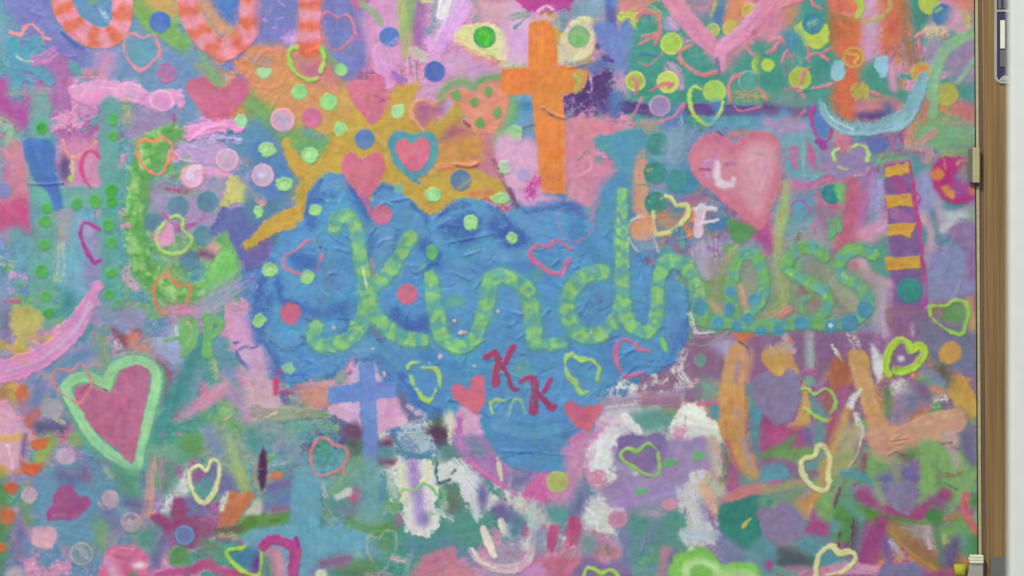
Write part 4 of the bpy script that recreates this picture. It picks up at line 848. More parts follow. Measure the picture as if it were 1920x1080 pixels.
S("1160,180 1140,400 1110,620", [70, 80, 70], 'cc968c', dry=.3, soft=4); S("1210,200 1230,430", 60, 'bc8c8c', dry=.35); S("1250,240 1250,420", 40, '80647c', soft=5); S("1165,300 1170,370", 36, '78a088', soft=5)
P("1090,120 1400,90 1390,200 1130,180", '72a68e', soft=6); P("1350,40 1520,10 1510,160 1400,185", '66a05c', soft=6); S("1560,0 1640,120", 100, '7894b0', soft=8); S("1720,60 1760,200 1800,330", [80, 110, 90], '94b484', soft=8, dry=.15); S("1780,280 1850,420", 90, 'a0b870', dry=.15, soft=5); P("1840,-20 1960,-20 1960,160 1860,120", '5c9c94', soft=8); S("1910,260 1920,400", 40, 'b89478', dry=.4)
P("1270,440 1400,280 1430,480 1330,490 1240,600", 'c8d2cc', dry=.25, soft=6, rg=4); P("1240,230 1330,240 1300,400 1260,420", '64988c', soft=8)
P("1640,280 1750,340 1760,460 1640,480", '6c70a8', soft=6); P("1380,500 1520,500 1540,640 1400,640", '7470a4', soft=8)
P("1440,280 1500,262 1545,290 1600,230 1635,250 1620,380 1530,500 1450,450", '6a7ca8', soft=4, c2='5c9c98', grad=(0, 1)); P("1440,320 1500,285 1535,310 1460,375", '985490', soft=3)
S("1428,290 1500,252 1545,290 1590,215 1635,225 1645,300 1635,370 1590,480 1530,535 1480,500 1440,430 1422,360", [36, 34, 34, 34, 36, 38, 40, 44, 46, 36, 30, 32], 'e2e2a0', closed=True, n=("heart_outline", "cream yellow heart outline above the magenta flower"), h=1.9)
S("1250,780 1190,880 1165,990", [80, 90, 70], '746ca4', soft=5, n=("stem", "lavender stem of the magenta flower"))
for k, q in enumerate(("1275,600 1300,510 1360,488 1395,560 1390,660 1300,660", "1125,640 1170,610 1280,650 1330,690 1260,760 1210,740", "1400,650 1540,638 1615,690 1600,760 1540,810 1480,850 1400,760", "1300,650 1400,640 1480,720 1450,860 1360,860 1290,740")):
    P(q, ('9c4878', '9e4478', '96507c', '96487c')[k], soft=4, n=("flower", "magenta five petal flower with blue centre") if k == 0 else fl)
    if k == 0: fl = len(PARTS) - 1
S("1500,660 1600,690 1590,770", 24, 'a85890', dry=.2); D(1385, 775, 76, '6c78b0', rim='5c98c4', n=("flower_centre", "round blue flower centre", fl), rw=.25)
P("1700,470 1780,462 1920,470 1830,600 1740,720 1630,740", 'cc7854', soft=3, n=("patch", "rust orange cone beside the flower")); S("1700,450 1660,580", [30, 50, 30], 'd4d4c8', dry=.15); P("1850,610 1960,510 1960,620 1880,630", 'ccd4cc', soft=4); S("1720,760 1960,660", [70, 130], '5c923e', soft=4); P("1830,790 1960,755 1960,810 1850,820", '68b0c4', soft=4); S("1620,740 1790,730", 60, '746458', dry=.35); S("1660,780 1760,770", 50, 'b8a48c', dry=.5)
D(495, 185, 76, 'c4a2c4', soft=3, n=("dot", None), ry=64); D(220, 475, 64, 'bcaaba', rim='c8a8b0', n=("dot", None), dry=.15); D(830, 505, 68, 'c4a0b4', rim='cca4ac', n=("dot", None), rw=.3); S("740,530 780,580 830,580", 16, 'c0a0b0', dry=.2); D(985, 680, 78, 'bca0b8', rim='d4a8a8', n=("dot", None), h=1); S("940,650 980,620 1000,640", 40, '8884b0', dry=.3)
P("240,770 255,715 400,710 428,780 400,862 330,882 250,840", 'd8a4ba', soft=3, n=("dot", "pale pink rounded dot at the lower left")); D(612, 915, 86, '7c9cac', rim='bcaaa8', rw=.14, n=("dot", "pale ring at the lower left")); S("590,880 640,930", 60, 'a0a8b4', dry=.4); D(115, 1075, 74, 'b0a8b8', soft=5, n=("dot", None)); S("880,540 920,600", 70, '84b0b4', dry=.3, soft=6); S("820,620 870,720", 90, '7870ac', soft=10); S("960,530 1040,560", 80, '66689c', soft=8, dry=.2)
S("760,720 760,840", 110, '7ca860', soft=12, dry=.2); S("800,820 900,770", 60, '9a8c98', soft=8, dry=.3); P("1000,740 1180,700 1150,900 1020,850", '569488', soft=10)
P("355,660 362,590 400,540 400,470 450,402 520,392 575,450 590,480 655,490 678,545 620,615 560,652 450,655", 'a6508a', soft=2.5, n=("heart", "magenta tilted heart low on the left")); S("362,655 365,590 405,540 400,480", 12, 'b83c94'); S("365,660 480,655 570,650", 12, 'b83c94', dry=.2); S("390,630 500,620", 30, 'a8748c', dry=.5)
S("1180,1080 1280,1050 1420,1040 1560,985 1650,1040 1800,1060 1920,1060", [50, 60, 70, 80, 60, 60, 60], 'be4e88', soft=4, n=("brush_stroke", "wavy magenta band along the bottom edge")); D(1345, 930, 78, '58965a', soft=6); S("1560,860 1620,900", 110, '5aa074', soft=10); D(1545, 1075, 28, '5898a0', soft=4)
P("740,1130 780,960 805,880 880,850 1000,860 1090,920 1120,1000 1112,1130", 'd66c98', soft=3, n=("letter", "rounded pink letter R at the bottom edge"), h=1.0)
P("950,1100 980,1050 1030,1060 1010,1100", '5c9070', soft=4); S("820,970 870,1080", 80, 'd898ba', soft=5); D(1045, 1000, 52, 'e6ccd4', ry=26, soft=4); S("880,930 960,950", 30, 'b8608c', dry=.2); S("830,900 900,870 1000,880", 24, 'e090a4', dry=.3); S("940,1000 960,1060", 40, 'e05c88', dry=.2)
P("1700,910 1800,890 1870,850 1960,840 1960,1040 1860,1040 1760,980", '4480a4', soft=5); P("1890,1000 1930,920 1960,960 1940,1050", '7c3c94', soft=4)
T(0, 0, 1)
S("424,1036 437,1030 455,1028 466,1019 481,1020 490,1035 490,1058 484,1080 458,1072 438,1056", [8, 7, 6.5, 7, 8, 8, 8, 9, 10, 7], 'a4d84a', closed=True, n=("heart_outline", "lime heart outline at the bottom left of the magenta M"), h=1.6)
# ===== x 480-960
T(480, 810)
S("100,0 220,60 300,140", 130, '86a0a4', soft=12, dry=.3); S("180,120 340,190", [90, 60], '7c80b4', dry=.25, soft=8); P("90,380 280,330 270,440 60,460", '7468a4', soft=6); P("80,480 270,450 260,600 60,600", '6a84ac', soft=8); S("140,590 250,580", 60, 'ac5880', dry=.4); D(10, 580, 34, 'c8ccc0', ry=60, soft=4); P("90,320 150,290 200,310 180,355 110,352", 'd87c58', soft=3); S("260,280 290,310", 40, 'a06090', dry=.3); S("100,250 200,230", 60, 'a4b0bc', dry=.5); S("20,420 60,440", 30, '9cb070', dry=.4)
S("-40,670 120,660 260,630", [90, 90, 80], '5c9046', soft=4); P("680,630 850,690 1000,680 1060,740 840,752 740,710", '5c9042', soft=5)
P("845,640 880,580 915,630 905,690 860,690", 'a87c50', soft=3); P("1050,640 1080,600 1110,640 1090,710 1060,700", 'b06890', soft=4); S("970,640 980,680", 40, '987c68', dry=.3)
P("18,250 55,100 82,250 62,420 40,435 18,350", '552e58', soft=3, n=("brush_stroke", "dark plum pointed slit at the lower left")); S("30,280 70,270", 10, '886888')
P("930,60 1030,40 1030,120 940,120", '704064', soft=5); P("920,195 1040,205 1020,250 930,240", '86405f', soft=4); P("700,60 790,60 780,185 705,185", '506458', soft=6); P("670,-20 780,-20 760,60 690,60", '72506c', soft=6); P("920,125 1040,120 1040,200 920,195", '5c9498', soft=5)
S("850,300 860,600", [190, 230], '6aa6a6', soft=12); S("960,320 950,500", 60, '5494a8', dry=.3); S("560,440 700,300 740,220", 110, '7ca884', soft=12, dry=.15); P("700,450 770,420 770,540 690,520", 'b8608c', soft=5, dry=.1); S("620,490 690,450", [60, 70], 'ccccc8', dry=.25); S("580,550 680,540", 50, '589a9c', soft=5); S("490,440 500,700", 30, '746c98', dry=.2); S("520,580 600,700", 90, '92a898', dry=.5); S("580,660 660,620", 16, 'c0c8b8', dry=.3); P("620,560 760,560 720,640 640,620", '807898', soft=8, dry=.3)
S("500,390 520,480", 40, 'b4bcc4', dry=.4)
P("-40,740 240,720 240,860 -40,850", '68a8bc', soft=5); P("530,720 840,770 960,960 700,980 500,900", '6aa2b6', soft=8, dry=.12); S("620,780 760,940", 100, '88aeb8', dry=.55)
T(0, 0, 1)
P("552,880 590,880 601,900 602,990 640,992 692,1002 690,1030 640,1035 606,1033 604,1060 600,1092 566,1096 558,1060 553,1032 500,1030 460,1024 462,996 510,992 545,988 548,920", '66a8c0', sharp=True, soft=4, rg=2, n=("cross", "faded light blue cross at the bottom"), ang=90); T(480, 810)
S("300,200 420,330 500,400", [60, 110, 60], '74a4b8', dry=.35, soft=8)
S("565,75 520,48 480,45 440,85 412,180 430,270 468,328 560,312 650,262 688,180 668,120 590,100 575,85", [22, 22, 22, 24, 24, 24, 26, 22, 24, 24, 24, 30, 28], 'dc8282', n=("heart_outline", "coral heart outline left of the blue cross foot")); S("665,230 660,322", 18, 'dc8282')
P("1760,590 1850,530 1940,620 1850,700", '7464a0', soft=6); P("1180,600 1700,600 1780,660 1700,850 1300,930 1100,820", '569890', soft=8); S("1180,860 1500,850", 100, '5c8c9c', soft=10, dry=.25)
P("1330,120 1460,60 1560,200 1400,220", '5c8c90', soft=8); P("1280,-20 1430,-20 1430,80 1320,80", '5c3c58', soft=6); S("1455,-20 1455,80", 40, 'd8dcc4', dry=.1)
P("1060,60 1100,0 1240,-20 1310,30 1335,110 1330,210 1080,215", 'a8bccc', dry=.12, rg=3, soft=3, n=("patch", "pale scrubbed block above the white letter")); S("1060,90 1180,200 1330,160", 60, '4c88a8', dry=.3); S("1120,60 1180,130", 90, '7c90bc', dry=.45); S("1060,150 1300,190", 40, '5088a0', dry=.35); S("1310,30 1338,110 1330,220", 16, 'c8d4d0', dry=.3, h=1.5)
P("1060,235 1180,205 1300,200 1345,300 1385,420 1350,560 1400,620 1340,740 1260,780 1170,785 1120,660 1090,500", 'dedfd9', rg=4, soft=2.5, n=("letter", "thick white U shaped letter at the bottom centre"), h=1.8, ang=85); S("1175,240 1210,440 1235,660", [80, 100, 80], 'a48ccc', soft=6, dry=.12); S("1105,250 1100,420 1140,640", 26, 'e2e2b4', h=1.6); S("1300,220 1310,300 1240,370", 30, 'dedcac', dry=.3); P("1240,620 1300,600 1290,700 1240,690", '8c88b8', soft=5)
S("1080,480 1110,432 1190,442 1240,392 1300,398 1355,468", [30, 26, 24, 26, 26, 18], '94cc70', n=("brush_stroke", "thin lime squiggle across the white letter"), h=1.4); S("1280,620 1400,600", 26, '98cca0', dry=.4); S("1360,230 1350,300 1370,370", [20, 30, 20], '3c6c80'); S("1350,600 1460,650", 60, 'c8d8d0', dry=.55); S("1140,690 1130,740", 40, 'e0e4e0', dry=.4)
P("1365,250 1440,240 1540,200 1640,270 1720,360 1760,480 1700,560 1660,670 1600,580 1510,400 1440,400 1370,350", 'd2d8d8', dry=.15, rg=4, soft=3, n=("letter", "ragged white arch right of the white letter"), h=1.6); P("1440,430 1490,400 1545,560 1500,600 1440,600", '6c7c68', soft=6); D(1700, 480, 40, '7c74a8', ry=100, soft=5); S("1380,420 1420,460 1400,540", 30, '88b080', dry=.4); S("1370,390 1450,360", 30, '405c70', dry=.3); S("1470,310 1490,290", 20, '506888')
S("1000,330 1040,480", 60, 'a8c0b4', dry=.5)
S("832,830 850,775 920,800 975,742 1045,760 1050,880 1000,980 940,1050 880,980 840,900", [18, 18, 20, 20, 20, 16, 14, 24, 22, 12], 'aabaa8', closed=True, n=("heart_outline", "faint grey green heart outline at the bottom"), a=.85)
P("930,800 1040,800 1030,870 960,860", '68945c', soft=8, dry=.2)
P("600,1010 900,960 880,1090 560,1090", '568a6c', soft=8); S("500,985 680,960", [60, 80], '94648c', soft=5); S("480,1040 420,1030", 80, '8078ac', dry=.3, soft=6); D(490, 1075, 46, 'dce0bc', soft=3); S("740,990 860,1040", 60, '64985c', dry=.2, soft=6)
P("85,890 190,880 210,1100 100,1100", 'd08aa4', soft=5); P("60,940 110,930 120,1090 60,1090", '5c9080', soft=6)
S("50,860 130,805 260,850 295,900 285,1000 275,1110", [70, 74, 76, 90, 86, 80], 'b8448e', n=("letter", "magenta letter M at the bottom edge"), h=1.0); S("300,800 320,850", 40, 'a03c98')
P("1180,1100 1250,960 1450,870 1515,940 1430,1100", 'cc7e98', soft=4, rg=3); P("1430,1060 1480,1000 1560,990 1625,1040 1600,1110 1440,1110", 'd88498', soft=4); S("1030,950 1140,970", 50, 'd0b0bc', dry=.4); S("830,1075 1020,1075", 40, 'c894a8', dry=.2); S("1150,930 1130,1080", 50, '78a4a8', dry=.45); P("1520,900 1600,880 1660,1000 1600,1000", '6c86ac', soft=8, dry=.2)
P("1480,60 1640,20 1780,60 1900,250 1960,420 1840,410 1700,330 1560,200", 'b07cb8', soft=5); S("1500,0 1530,90", 60, 'cc78c4', dry=.3); S("1620,70 1720,130 1640,160", 90, '7088a4', dry=.4, soft=6); S("1590,210 1700,300 1850,410", [30, 34, 26], 'da6cac', dry=.25, soft=2); S("1812,190 1828,280 1848,370", [20, 44, 12], 'd8d4b0', h=1.4); S("1850,380 1845,540", 14, 'b870a0', dry=.2); S("1900,400 1920,340", 30, 'd8b8c8', dry=.3)
P("1740,-20 1960,-20 1960,240 1880,190 1790,110", '4e8ebe', soft=3, rg=3)
T(0, 0, 1)
P("903,784 960,792 1060,790 1100,812 1088,850 1070,880 1000,888 950,870 918,832", '5290c2', soft=2.5, rg=2.5, n=cloud)
S("930,800 990,815 1050,805", 20, '5c9cc6', soft=5, dry=.15); S("1060,815 1080,840", 16, '4680b8', soft=5, dry=.1)
S("935,862 1000,846 1070,850", 3, '3868a8', dry=.2); K("940,845 1010,848 1075,855", 2.5, 1.5)
P("905,1075 960,1000 985,1040 960,1100", 'a89cb8', soft=8, dry=.3)
S("884,1032 900,1050 925,1064 955,1068 980,1060 996,1040 1000,1000", [12, 14, 16, 17, 18, 17, 15], 'd8bcc4', soft=2, n=("smile", "white and pink painted smiling mouth with two strokes at the bottom"), h=1.8, dry=.06)
S("886,1030 900,1052 930,1066", 5, 'eee0d4', h=1.5)
S("906,992 915,1015 926,1042", [12, 17, 12], 'e4dccc', n=("brush_stroke", None), h=1.8); S("940,978 950,998 960,1010", [13, 17, 10], 'e4d8d0', n=("brush_stroke", None), h=1.8)
# ===== x 960-1440
T(960, 810)
P("390,100 560,20 600,-20 700,-20 600,200 480,400 440,560 280,570 200,420 390,300", 'cc8cba', soft=5, rg=3); S("470,60 540,20", 60, 'd878b0', dry=.4); P("0,300 180,300 100,420 0,420", '7c74b0', soft=8)
P("60,470 200,310 260,320 270,430 280,550 130,520", 'dc64a8', dry=.3, soft=4, rg=5)
P("250,560 440,560 430,700 300,690", '5c9a98', soft=8)
P("560,220 620,60 800,-40 800,100 740,190 770,300 700,330 600,290", 'e0e2e2', soft=4, rg=4, dry=.06, h=1.5); S("600,100 580,230", 60, 'd8b4d0', dry=.4); S("740,260 780,300", 40, '686890', dry=.5)
P("480,420 560,330 640,460 560,520 460,600", '6c84a8', soft=8, dry=.15)
P("1160,20 1480,-40 1520,80 1400,60 1260,60", 'dcdcd8', soft=6, rg=4); D(1265, 30, 62, 'd894b8', soft=4, dry=.15, n=("dot", None))
P("760,120 850,140 900,300 1050,300 1160,80 1300,60 1420,30 1490,90 1512,230 1470,300 1300,400 1300,500 1100,640 960,600 800,580 650,440 780,330 760,200", 'a28cba', soft=5, rg=2, n=("heart", "pale lilac patch around the dark lavender heart")); lp = len(PARTS) - 1
P("790,70 850,10 930,15 990,35 1080,10 1165,55 1140,180 1060,290 1020,335 900,270 800,210", '8672a4', soft=3, n=("heart", "dark lavender heart with lime outline"))
S("1080,125 1020,85 940,148 870,125 822,165 835,215 920,270 1010,322 1095,325 1112,250 1095,160", [14, 26, 34, 30, 36, 36, 32, 28, 26, 28, 26], '96cc66', n=("heart_outline", "lime heart outline on the dark lavender heart"), h=1.5)
for x, y in ((1410, 180), (1185, 240), (975, 450)): P("%d,%d %d,%d %d,%d %d,%d" % (x - 44, y - 24, x + 10, y - 30, x + 50, y - 14, x - 34, y + 34), '62b66e', soft=2.5, n=("dab", None))
D(640, 350, 72, 'd48cb4', soft=3, dry=.12, n=("dot", None)); D(340, 375, 80, 'b2b660', rim='b4c068', soft=2, n=("dot", "yellow green dot under the cloud"))
P("520,580 620,500 760,560 840,600 760,660 780,780 640,740 530,720", 'd0d4d0', dry=.25, rg=4, soft=4, h=1.5); S("540,560 610,620 638,690 632,770", [8, 20, 14, 8], 'ececе6'.replace('е', 'e'), h=1.8); D(620, 750, 18, 'c88098')
P("870,620 1280,580 1300,870 900,890", '569890', soft=8); S("1110,630 960,870", [40, 70], '8488b0', soft=7, dry=.12); S("840,720 870,990", [60, 80], '7e86b2', soft=7, dry=.12); P("1000,560 1150,560 1120,640 960,620", 'b09cb4', soft=6, dry=.25); S("1110,680 1150,900", 60, '6a8c94', dry=.3, soft=8)
D(1185, 545, 64, 'd68eaa', ry=44, soft=3, n=("dot", None)); D(790, 655, 76, 'cc8cb4', rim='d49ca4', n=("dot", None), ry=66, rw=.14)
P("1240,430 1320,390 1330,320 1470,300 1440,460 1460,640 1530,780 1500,860 1300,840 1290,640 1250,540", 'd2d2d4', dry=.14, rg=4, soft=4, n=("brush_stroke", "ragged white vertical brush stroke right of the lilac patch"), h=1.6); S("1420,520 1450,640", 60, 'a8a4c0', dry=.25, soft=5); P("1440,340 1600,370 1600,500 1480,500", 'b8c2a8', dry=.2, soft=6); S("1450,420 1530,580", [110, 80], 'dab894', dry=.2, soft=5); S("1290,760 1520,780", 90, 'b4c4cc', dry=.4)
S("1590,180 1590,330", 110, '6c7468', dry=.35, soft=6); S("1510,60 1550,300", 100, 'c4b4a8', dry=.3, soft=5); S("1570,80 1590,150", 40, '5c9cac', dry=.4); S("1500,0 1560,60", 60, 'd8d8cc', dry=.4)
P("1850,-20 1920,-20 1920,240 1880,220", 'a84880', soft=4); P("1780,0 1880,0 1900,260 1860,260", '5c9a98', soft=5)
S("1640,-60 1690,130 1800,330", [130, 150, 120], 'ce9a58', soft=4, n=nl, h=1.0); S("1740,60 1790,260", [60, 44], 'b09494', soft=4, dry=.1); S("1610,60 1680,250", 30, 'b8687c', soft=4)
P("1640,300 1710,270 1720,390 1620,420", 'b46088', soft=5); P("1720,330 1880,360 1960,250 1960,400 1760,420", '6a9c94', soft=6); S("1620,540 1740,455 1960,400", [110, 90, 90], 'cc7c80', soft=4, dry=.06)
P("1550,570 1680,520 1750,490 1860,478 1940,500 1940,700 1860,860 1760,900 1660,830 1570,760", '338a7e', soft=3, n=("heart", "dark teal heart left of a lavender heart")); S("1735,715 1760,680 1790,655", [26, 36, 20], 'c8b058', h=1.4)
P("1560,780 1640,820 1740,900 1760,980 1580,980", '7880a8', soft=8); P("1750,900 1920,780 1960,960 1780,980", '649ca0', soft=8)
P("450,600 510,480 545,560 510,640", '6470a0', soft=6); D(50, 530, 46, 'ccd2c0', ry=56, soft=3, dry=.1); S("160,560 180,680", [130, 160], 'b4c8c4', dry=.5, soft=5); P("-20,620 100,640 60,780 -20,800", '54809c', soft=8); P("160,770 260,700 260,900 180,920", '8ca0b8', soft=8); D(240, 705, 20, 'd0848c')
P("268,740 295,698 345,710 352,800 322,892 285,900 262,835", 'c25484', soft=2.5, n=("dab", "crimson pink upright dab, left one")); P("422,655 465,630 505,655 520,760 490,855 455,835 432,850", 'c25484', soft=2.5, n=("dab", "crimson pink upright dab, right one")); S("360,780 350,880", 40, '70a09c', dry=.3)
P("230,960 520,940 500,1100 260,1100", 'c86c8c', soft=5, dry=.06); P("90,1010 225,980 250,1100 80,1100", 'c88cc0', soft=5); S("400,930 540,880", 80, 'b08898', dry=.45); S("660,900 780,920", 80, 'c28e8c', dry=.2, soft=6); S("700,850 720,900", 60, '9c7c88', dry=.3, soft=6); P("520,760 640,800 640,900 520,920", '74949c', soft=8, dry=.2)
S("840,980 870,1060", 60, '7484ac', soft=6); P("900,1000 1180,980 1180,1090 900,1090", '6c98a4', soft=6, dry=.15); S("1160,900 1120,1060", [90, 50], 'c48098', dry=.2, soft=4); S("1230,880 1180,960", 40, '78749c', soft=5)
P("480,1020 560,930 650,965 700,990 790,955 880,1040 870,1110 480,1110", '8a72a2', soft=4, n=("heart", "lavender heart cut by the bottom edge, centre")); S("540,1085 560,1025 620,1030 670,1058 750,1038 805,1090", [30, 34, 34, 36, 34, 28], 'a8de58', n=("heart_outline", "lime outline on the lavender heart at the bottom edge"), h=1.6)
P("1218,950 1240,920 1320,900 1380,870 1450,872 1520,930 1590,1000 1690,980 1800,990 1880,1060 1880,1120 1215,1120", '82cc5c', soft=3, n=("heart", "big bright green heart at the bottom edge"), h=.9); gh = len(PARTS) - 1
S("1310,1100 1310,1030 1350,985 1430,975 1510,1010 1560,1060 1680,1060 1780,1070 1850,1090", [60, 60, 56, 54, 60, 70, 50, 50, 40], 'b4e094', soft=4, n=("heart_outline", "pale inner line of the big green heart", gh))
T(0, 0, 1)
# ===== x 1440-1920
T(1440, 810)
P("-40,-20 290,-20 270,110 100,120 -40,190", 'b04e88', soft=5); S("290,-20 300,60", 60, '7870a8', soft=5); S("390,-20 400,80", 90, '649a9c', soft=6); S("480,-20 450,80", 60, 'a85870', soft=6)
S("-20,180 110,120 200,40", [60, 80, 30], '689c58', soft=5); S("80,180 290,150", 70, '76a45a', soft=6); P("-40,200 160,230 140,260 -40,260", '987098', soft=5); S("150,280 280,300", 80, '8c6880', soft=8)
P("-40,260 120,248 150,340 -40,385", '6096b2', soft=4); S("-20,440 120,415 270,385", [80, 76, 60], 'b89a78', soft=4, dry=.06); S("0,385 100,370", 20, 'b86898', dry=.2); P("-40,480 240,420 220,560 -40,580", '80a488', soft=8); D(5, 520, 26, '449490', soft=4)
P("200,520 300,470 360,420 440,400 440,480 330,580 300,640 240,590", 'cf9a54', soft=6); S("430,520 435,640", [110, 116], '80b06a', soft=4); S("300,660 330,540", 10, 'd8b068')
S("545,-20 480,170 470,300", [70, 80, 60], 'cea05c', soft=5); P("560,-20 700,-20 640,180 560,300 500,290", 'b6a884', soft=6); P("490,180 640,140 620,280 500,330", 'a0ac70', soft=6, dry=.12); S("712,-20 672,160 610,260 560,340", 14, 'cccaa4', dry=.1, h=1.4); S("560,340 510,500", 40, '9c9074', dry=.4); S("540,420 500,560", 26, '6c5060', dry=.3)
P("290,240 340,210 380,200 420,140 445,200 450,320 380,380 320,320", '76a088', soft=6); P("290,250 360,220 350,300 300,300", '6498a8', soft=5); S("330,310 370,320", 60, '9a6c7c', dry=.3); S("420,240 400,390", 50, 'c8a060', dry=.15, soft=5)
S("445,430 460,400", 30, 'dada94', h=1.8)
S("460,370 455,310 462,200 420,115 375,115 350,180 280,195 250,230 255,300 300,380 370,430 430,440 455,410", [50, 40, 36, 40, 46, 44, 46, 44, 40, 40, 40, 36, 26], 'e0e09c', n=("heart_outline", "cream yellow heart outline right of the tan N leg"), h=1.9)
P("740,60 800,-40 1290,-40 1300,60 1100,110 1000,130 920,210 830,180", 'd49a7e', soft=5, n=ll); P("1290,-20 1390,0 1432,80 1390,110 1280,80", 'c8a698', soft=4); S("1290,90 1360,80", 24, '8c5058', dry=.15); for_dark = S("990,180 1060,180", 60, '6c4c58', soft=5, dry=.2)
for q in ("930,60 1000,50 1040,40", "960,90 1020,80", "900,170 960,140", "950,40 980,30"): K(q, 7, 2.4)
P("700,160 900,230 860,330 740,320 700,260", '7cac6a', soft=8); S("960,220 960,350", 100, '8ca07c', soft=8, dry=.2); S("720,180 710,300", 40, '884c68', dry=.25, soft=5); S("1060,150 1150,130", 70, '6c9460', soft=8); P("1000,260 1140,240 1130,360 1020,360", '7468a0', soft=6); P("840,330 920,310 940,390 860,400", '6c70ac', soft=5)
P("560,420 700,440 760,540 640,560 560,520", '60987c', soft=10, dry=.2)
S("560,310 690,330 790,410", [50, 70, 30], '5698a8', soft=4)
S("1195,110 1195,300 1200,490", [120, 120, 100], '84b46c', soft=4, n=("patch", "broad pale green leaf strokes at the lower right")); gp = len(PARTS) - 1
P("1240,100 1340,130 1440,180 1540,260 1520,430 1440,550 1380,540 1320,420 1300,260", '84b46c', soft=4, n=gp); S("1340,110 1390,200 1415,290", [50, 60, 30], 'bca69c', soft=4, dry=.1); S("1290,305 1360,325 1420,300", [30, 44, 30], '907448', dry=.15, soft=4); S("1300,370 1400,430", 8, '5c7c54'); K("1310,370 1400,425", 5, 1.5); S("1270,330 1280,450", 24, '6ca058', soft=4); S("1540,60 1530,180", 60, '80b074', soft=5); P("1430,20 1540,40 1540,250 1460,190", '706e92', soft=5)
S("690,470 830,540 1050,640 1200,560 1320,470", [70, 80, 60, 90, 90], 'a8447e', soft=5); S("640,560 720,600 830,640 1000,670 1150,700 1250,660", [60, 80, 60, 50, 50, 60], '58983e', soft=4, n=("brush_stroke", "curving green band under the lavender heart")); S("820,440 860,520", 80, '98a890', dry=.3, soft=6); D(1245, 630, 66, '489448', soft=6); S("1220,520 1300,560", 70, '8c6888', dry=.3, soft=6)
P("520,560 600,560 700,640 620,800 500,830 480,660", '5a9850', soft=7); S("600,540 690,640", [60, 90], '5ca492', soft=5, dry=.08); D(500, 710, 46, '5aa4a0', soft=4); S("560,720 620,820", 60, '60a060', soft=5); S("640,680 630,880", [70, 90], '5c4854', dry=.4, soft=5); S("540,760 530,870", 40, '6c5060', dry=.35)
P("270,760 300,680 345,600 370,640 460,700 440,795 370,790", 'b04a88', soft=4); P("250,780 440,800 420,860 240,850", '6c98a8', soft=7)
S("860,690 800,820 740,960", [140, 170, 140], 'a04480', soft=6); S("700,720 660,860", 60, '707890', dry=.3, soft=6); S("880,830 900,930", 50, '7c609c', dry=.3, soft=6)
S("950,720 1090,850 1200,960 1290,1040", [110, 130, 120, 80], 'a67a52', soft=5); S("930,760 1080,920 1250,1030", [20, 24, 40], 'b4943c', dry=.2, soft=4); P("1000,700 1250,690 1240,820 1120,800", 'a89498', soft=6, dry=.3); S("1190,730 1220,850", 80, 'c4b0b0', dry=.45); S("930,830 1000,930", 60, 'b0b0bc', dry=.4); D(980, 945, 44, 'd09a78', soft=5, dry=.2)
S("1255,690 1285,850 1290,980", [60, 54, 44], '589464', soft=5); P("1290,720 1440,630 1500,760 1545,900 1480,920 1390,790 1310,860", '76aa62', soft=7); P("1400,780 1520,780 1540,940 1440,920", '60a48c', soft=7); S("1530,790 1530,890", 60, '4c8c50', soft=6); P("1300,880 1390,780 1440,840 1410,960 1400,1020 1300,1020", '6c6490', soft=6); S("1320,780 1320,830", 50, 'a8bc78', dry=.3); S("1330,650 1400,620", 60, 'a87c60', dry=.35); D(1530, 520, 40, '4c9050', soft=6)
S("1465,470 1455,560 1490,670 1565,760", [54, 60, 54, 50], 'd26e76', soft=2.5, n=("brush_stroke", "coral curved stroke at the right edge")); S("1460,520 1470,600", 8, 'b05060')
P("845,400 920,378 980,392 1050,358 1108,398 1132,480 1085,575 1050,622 950,580 880,500", '8a7ca4', soft=1.5, sharp=True, n=("heart", "lavender heart under the peach bar, lower right"))
P("820,1110 850,1020 885,965 1000,1000 1090,968 1180,1060 1175,1110", '847ca6', soft=3, n=("heart", "lavender heart cut by the bottom edge, right")); S("1180,1080 1420,1075", 60, 'a84880', soft=5)
P("60,870 180,865 350,950 345,1020 60,1030", '56666a', soft=7); P("-40,800 30,850 60,1000 -40,1100", '5898a4', soft=7); D(10, 1000, 34, 'b04888', soft=5); S("280,840 380,900", 80, '5c9aa8', soft=8)
P("400,960 470,890 560,940 640,950 560,1040 420,1040", '5c9ca6', soft=5)
S("330,1080 600,1020 800,1040", [60, 100, 70], 'd894b8', dry=.2, soft=3, h=1.5); P("90,1100 150,1015 340,1030 400,1100", 'c678a6', soft=5); S("60,1030 200,1080", 60, '6c9c8c', dry=.3); S("380,1000 440,1030", 12, 'd87880')
S("362,1100 362,1000 395,905 480,858 540,910 600,898 650,920 640,980 560,1045 440,1075", [40, 40, 42, 40, 50, 46, 40, 34, 24, 14], 'dedc98', n=("heart_outline", "cream yellow heart outline at the bottom edge, right"), h=1.9)
T(0, 0, 1)
P("1418,962 1428,948 1445,952 1472,938 1492,958 1512,975 1505,1005 1478,1024 1450,1020 1430,1005", '8a7ca4', soft=1.5, sharp=True, n=("heart", "lavender heart beside the dark teal heart"))
T(960, 540)
P("390,880 440,848 480,860 512,905 570,875 680,880 665,950 620,1010 590,1072 510,1062 440,1000 400,940", 'd66a82', soft=2, n=("heart", "coral red heart right of the maroon letters K"))
T(0, 0, 1)
P("1335,500 1420,480 1480,520 1560,490 1640,520 1630,595 1500,600 1360,600", '92987c', soft=10, a=.7, dry=.1)
S("1350,520 1365,560", 14, '7ca05c', dry=.2); S("1460,480 1470,560 1440,590", 16, 'a4b070', dry=.15); S("1570,530 1600,570", 30, '9ca08c', dry=.1); S("1385,540 1400,585", 14, 'd89c84', dry=.2); S("1450,600 1480,580", 12, 'd08878', dry=.2); S("1500,540 1530,570", 16, 'a07870', dry=.3)
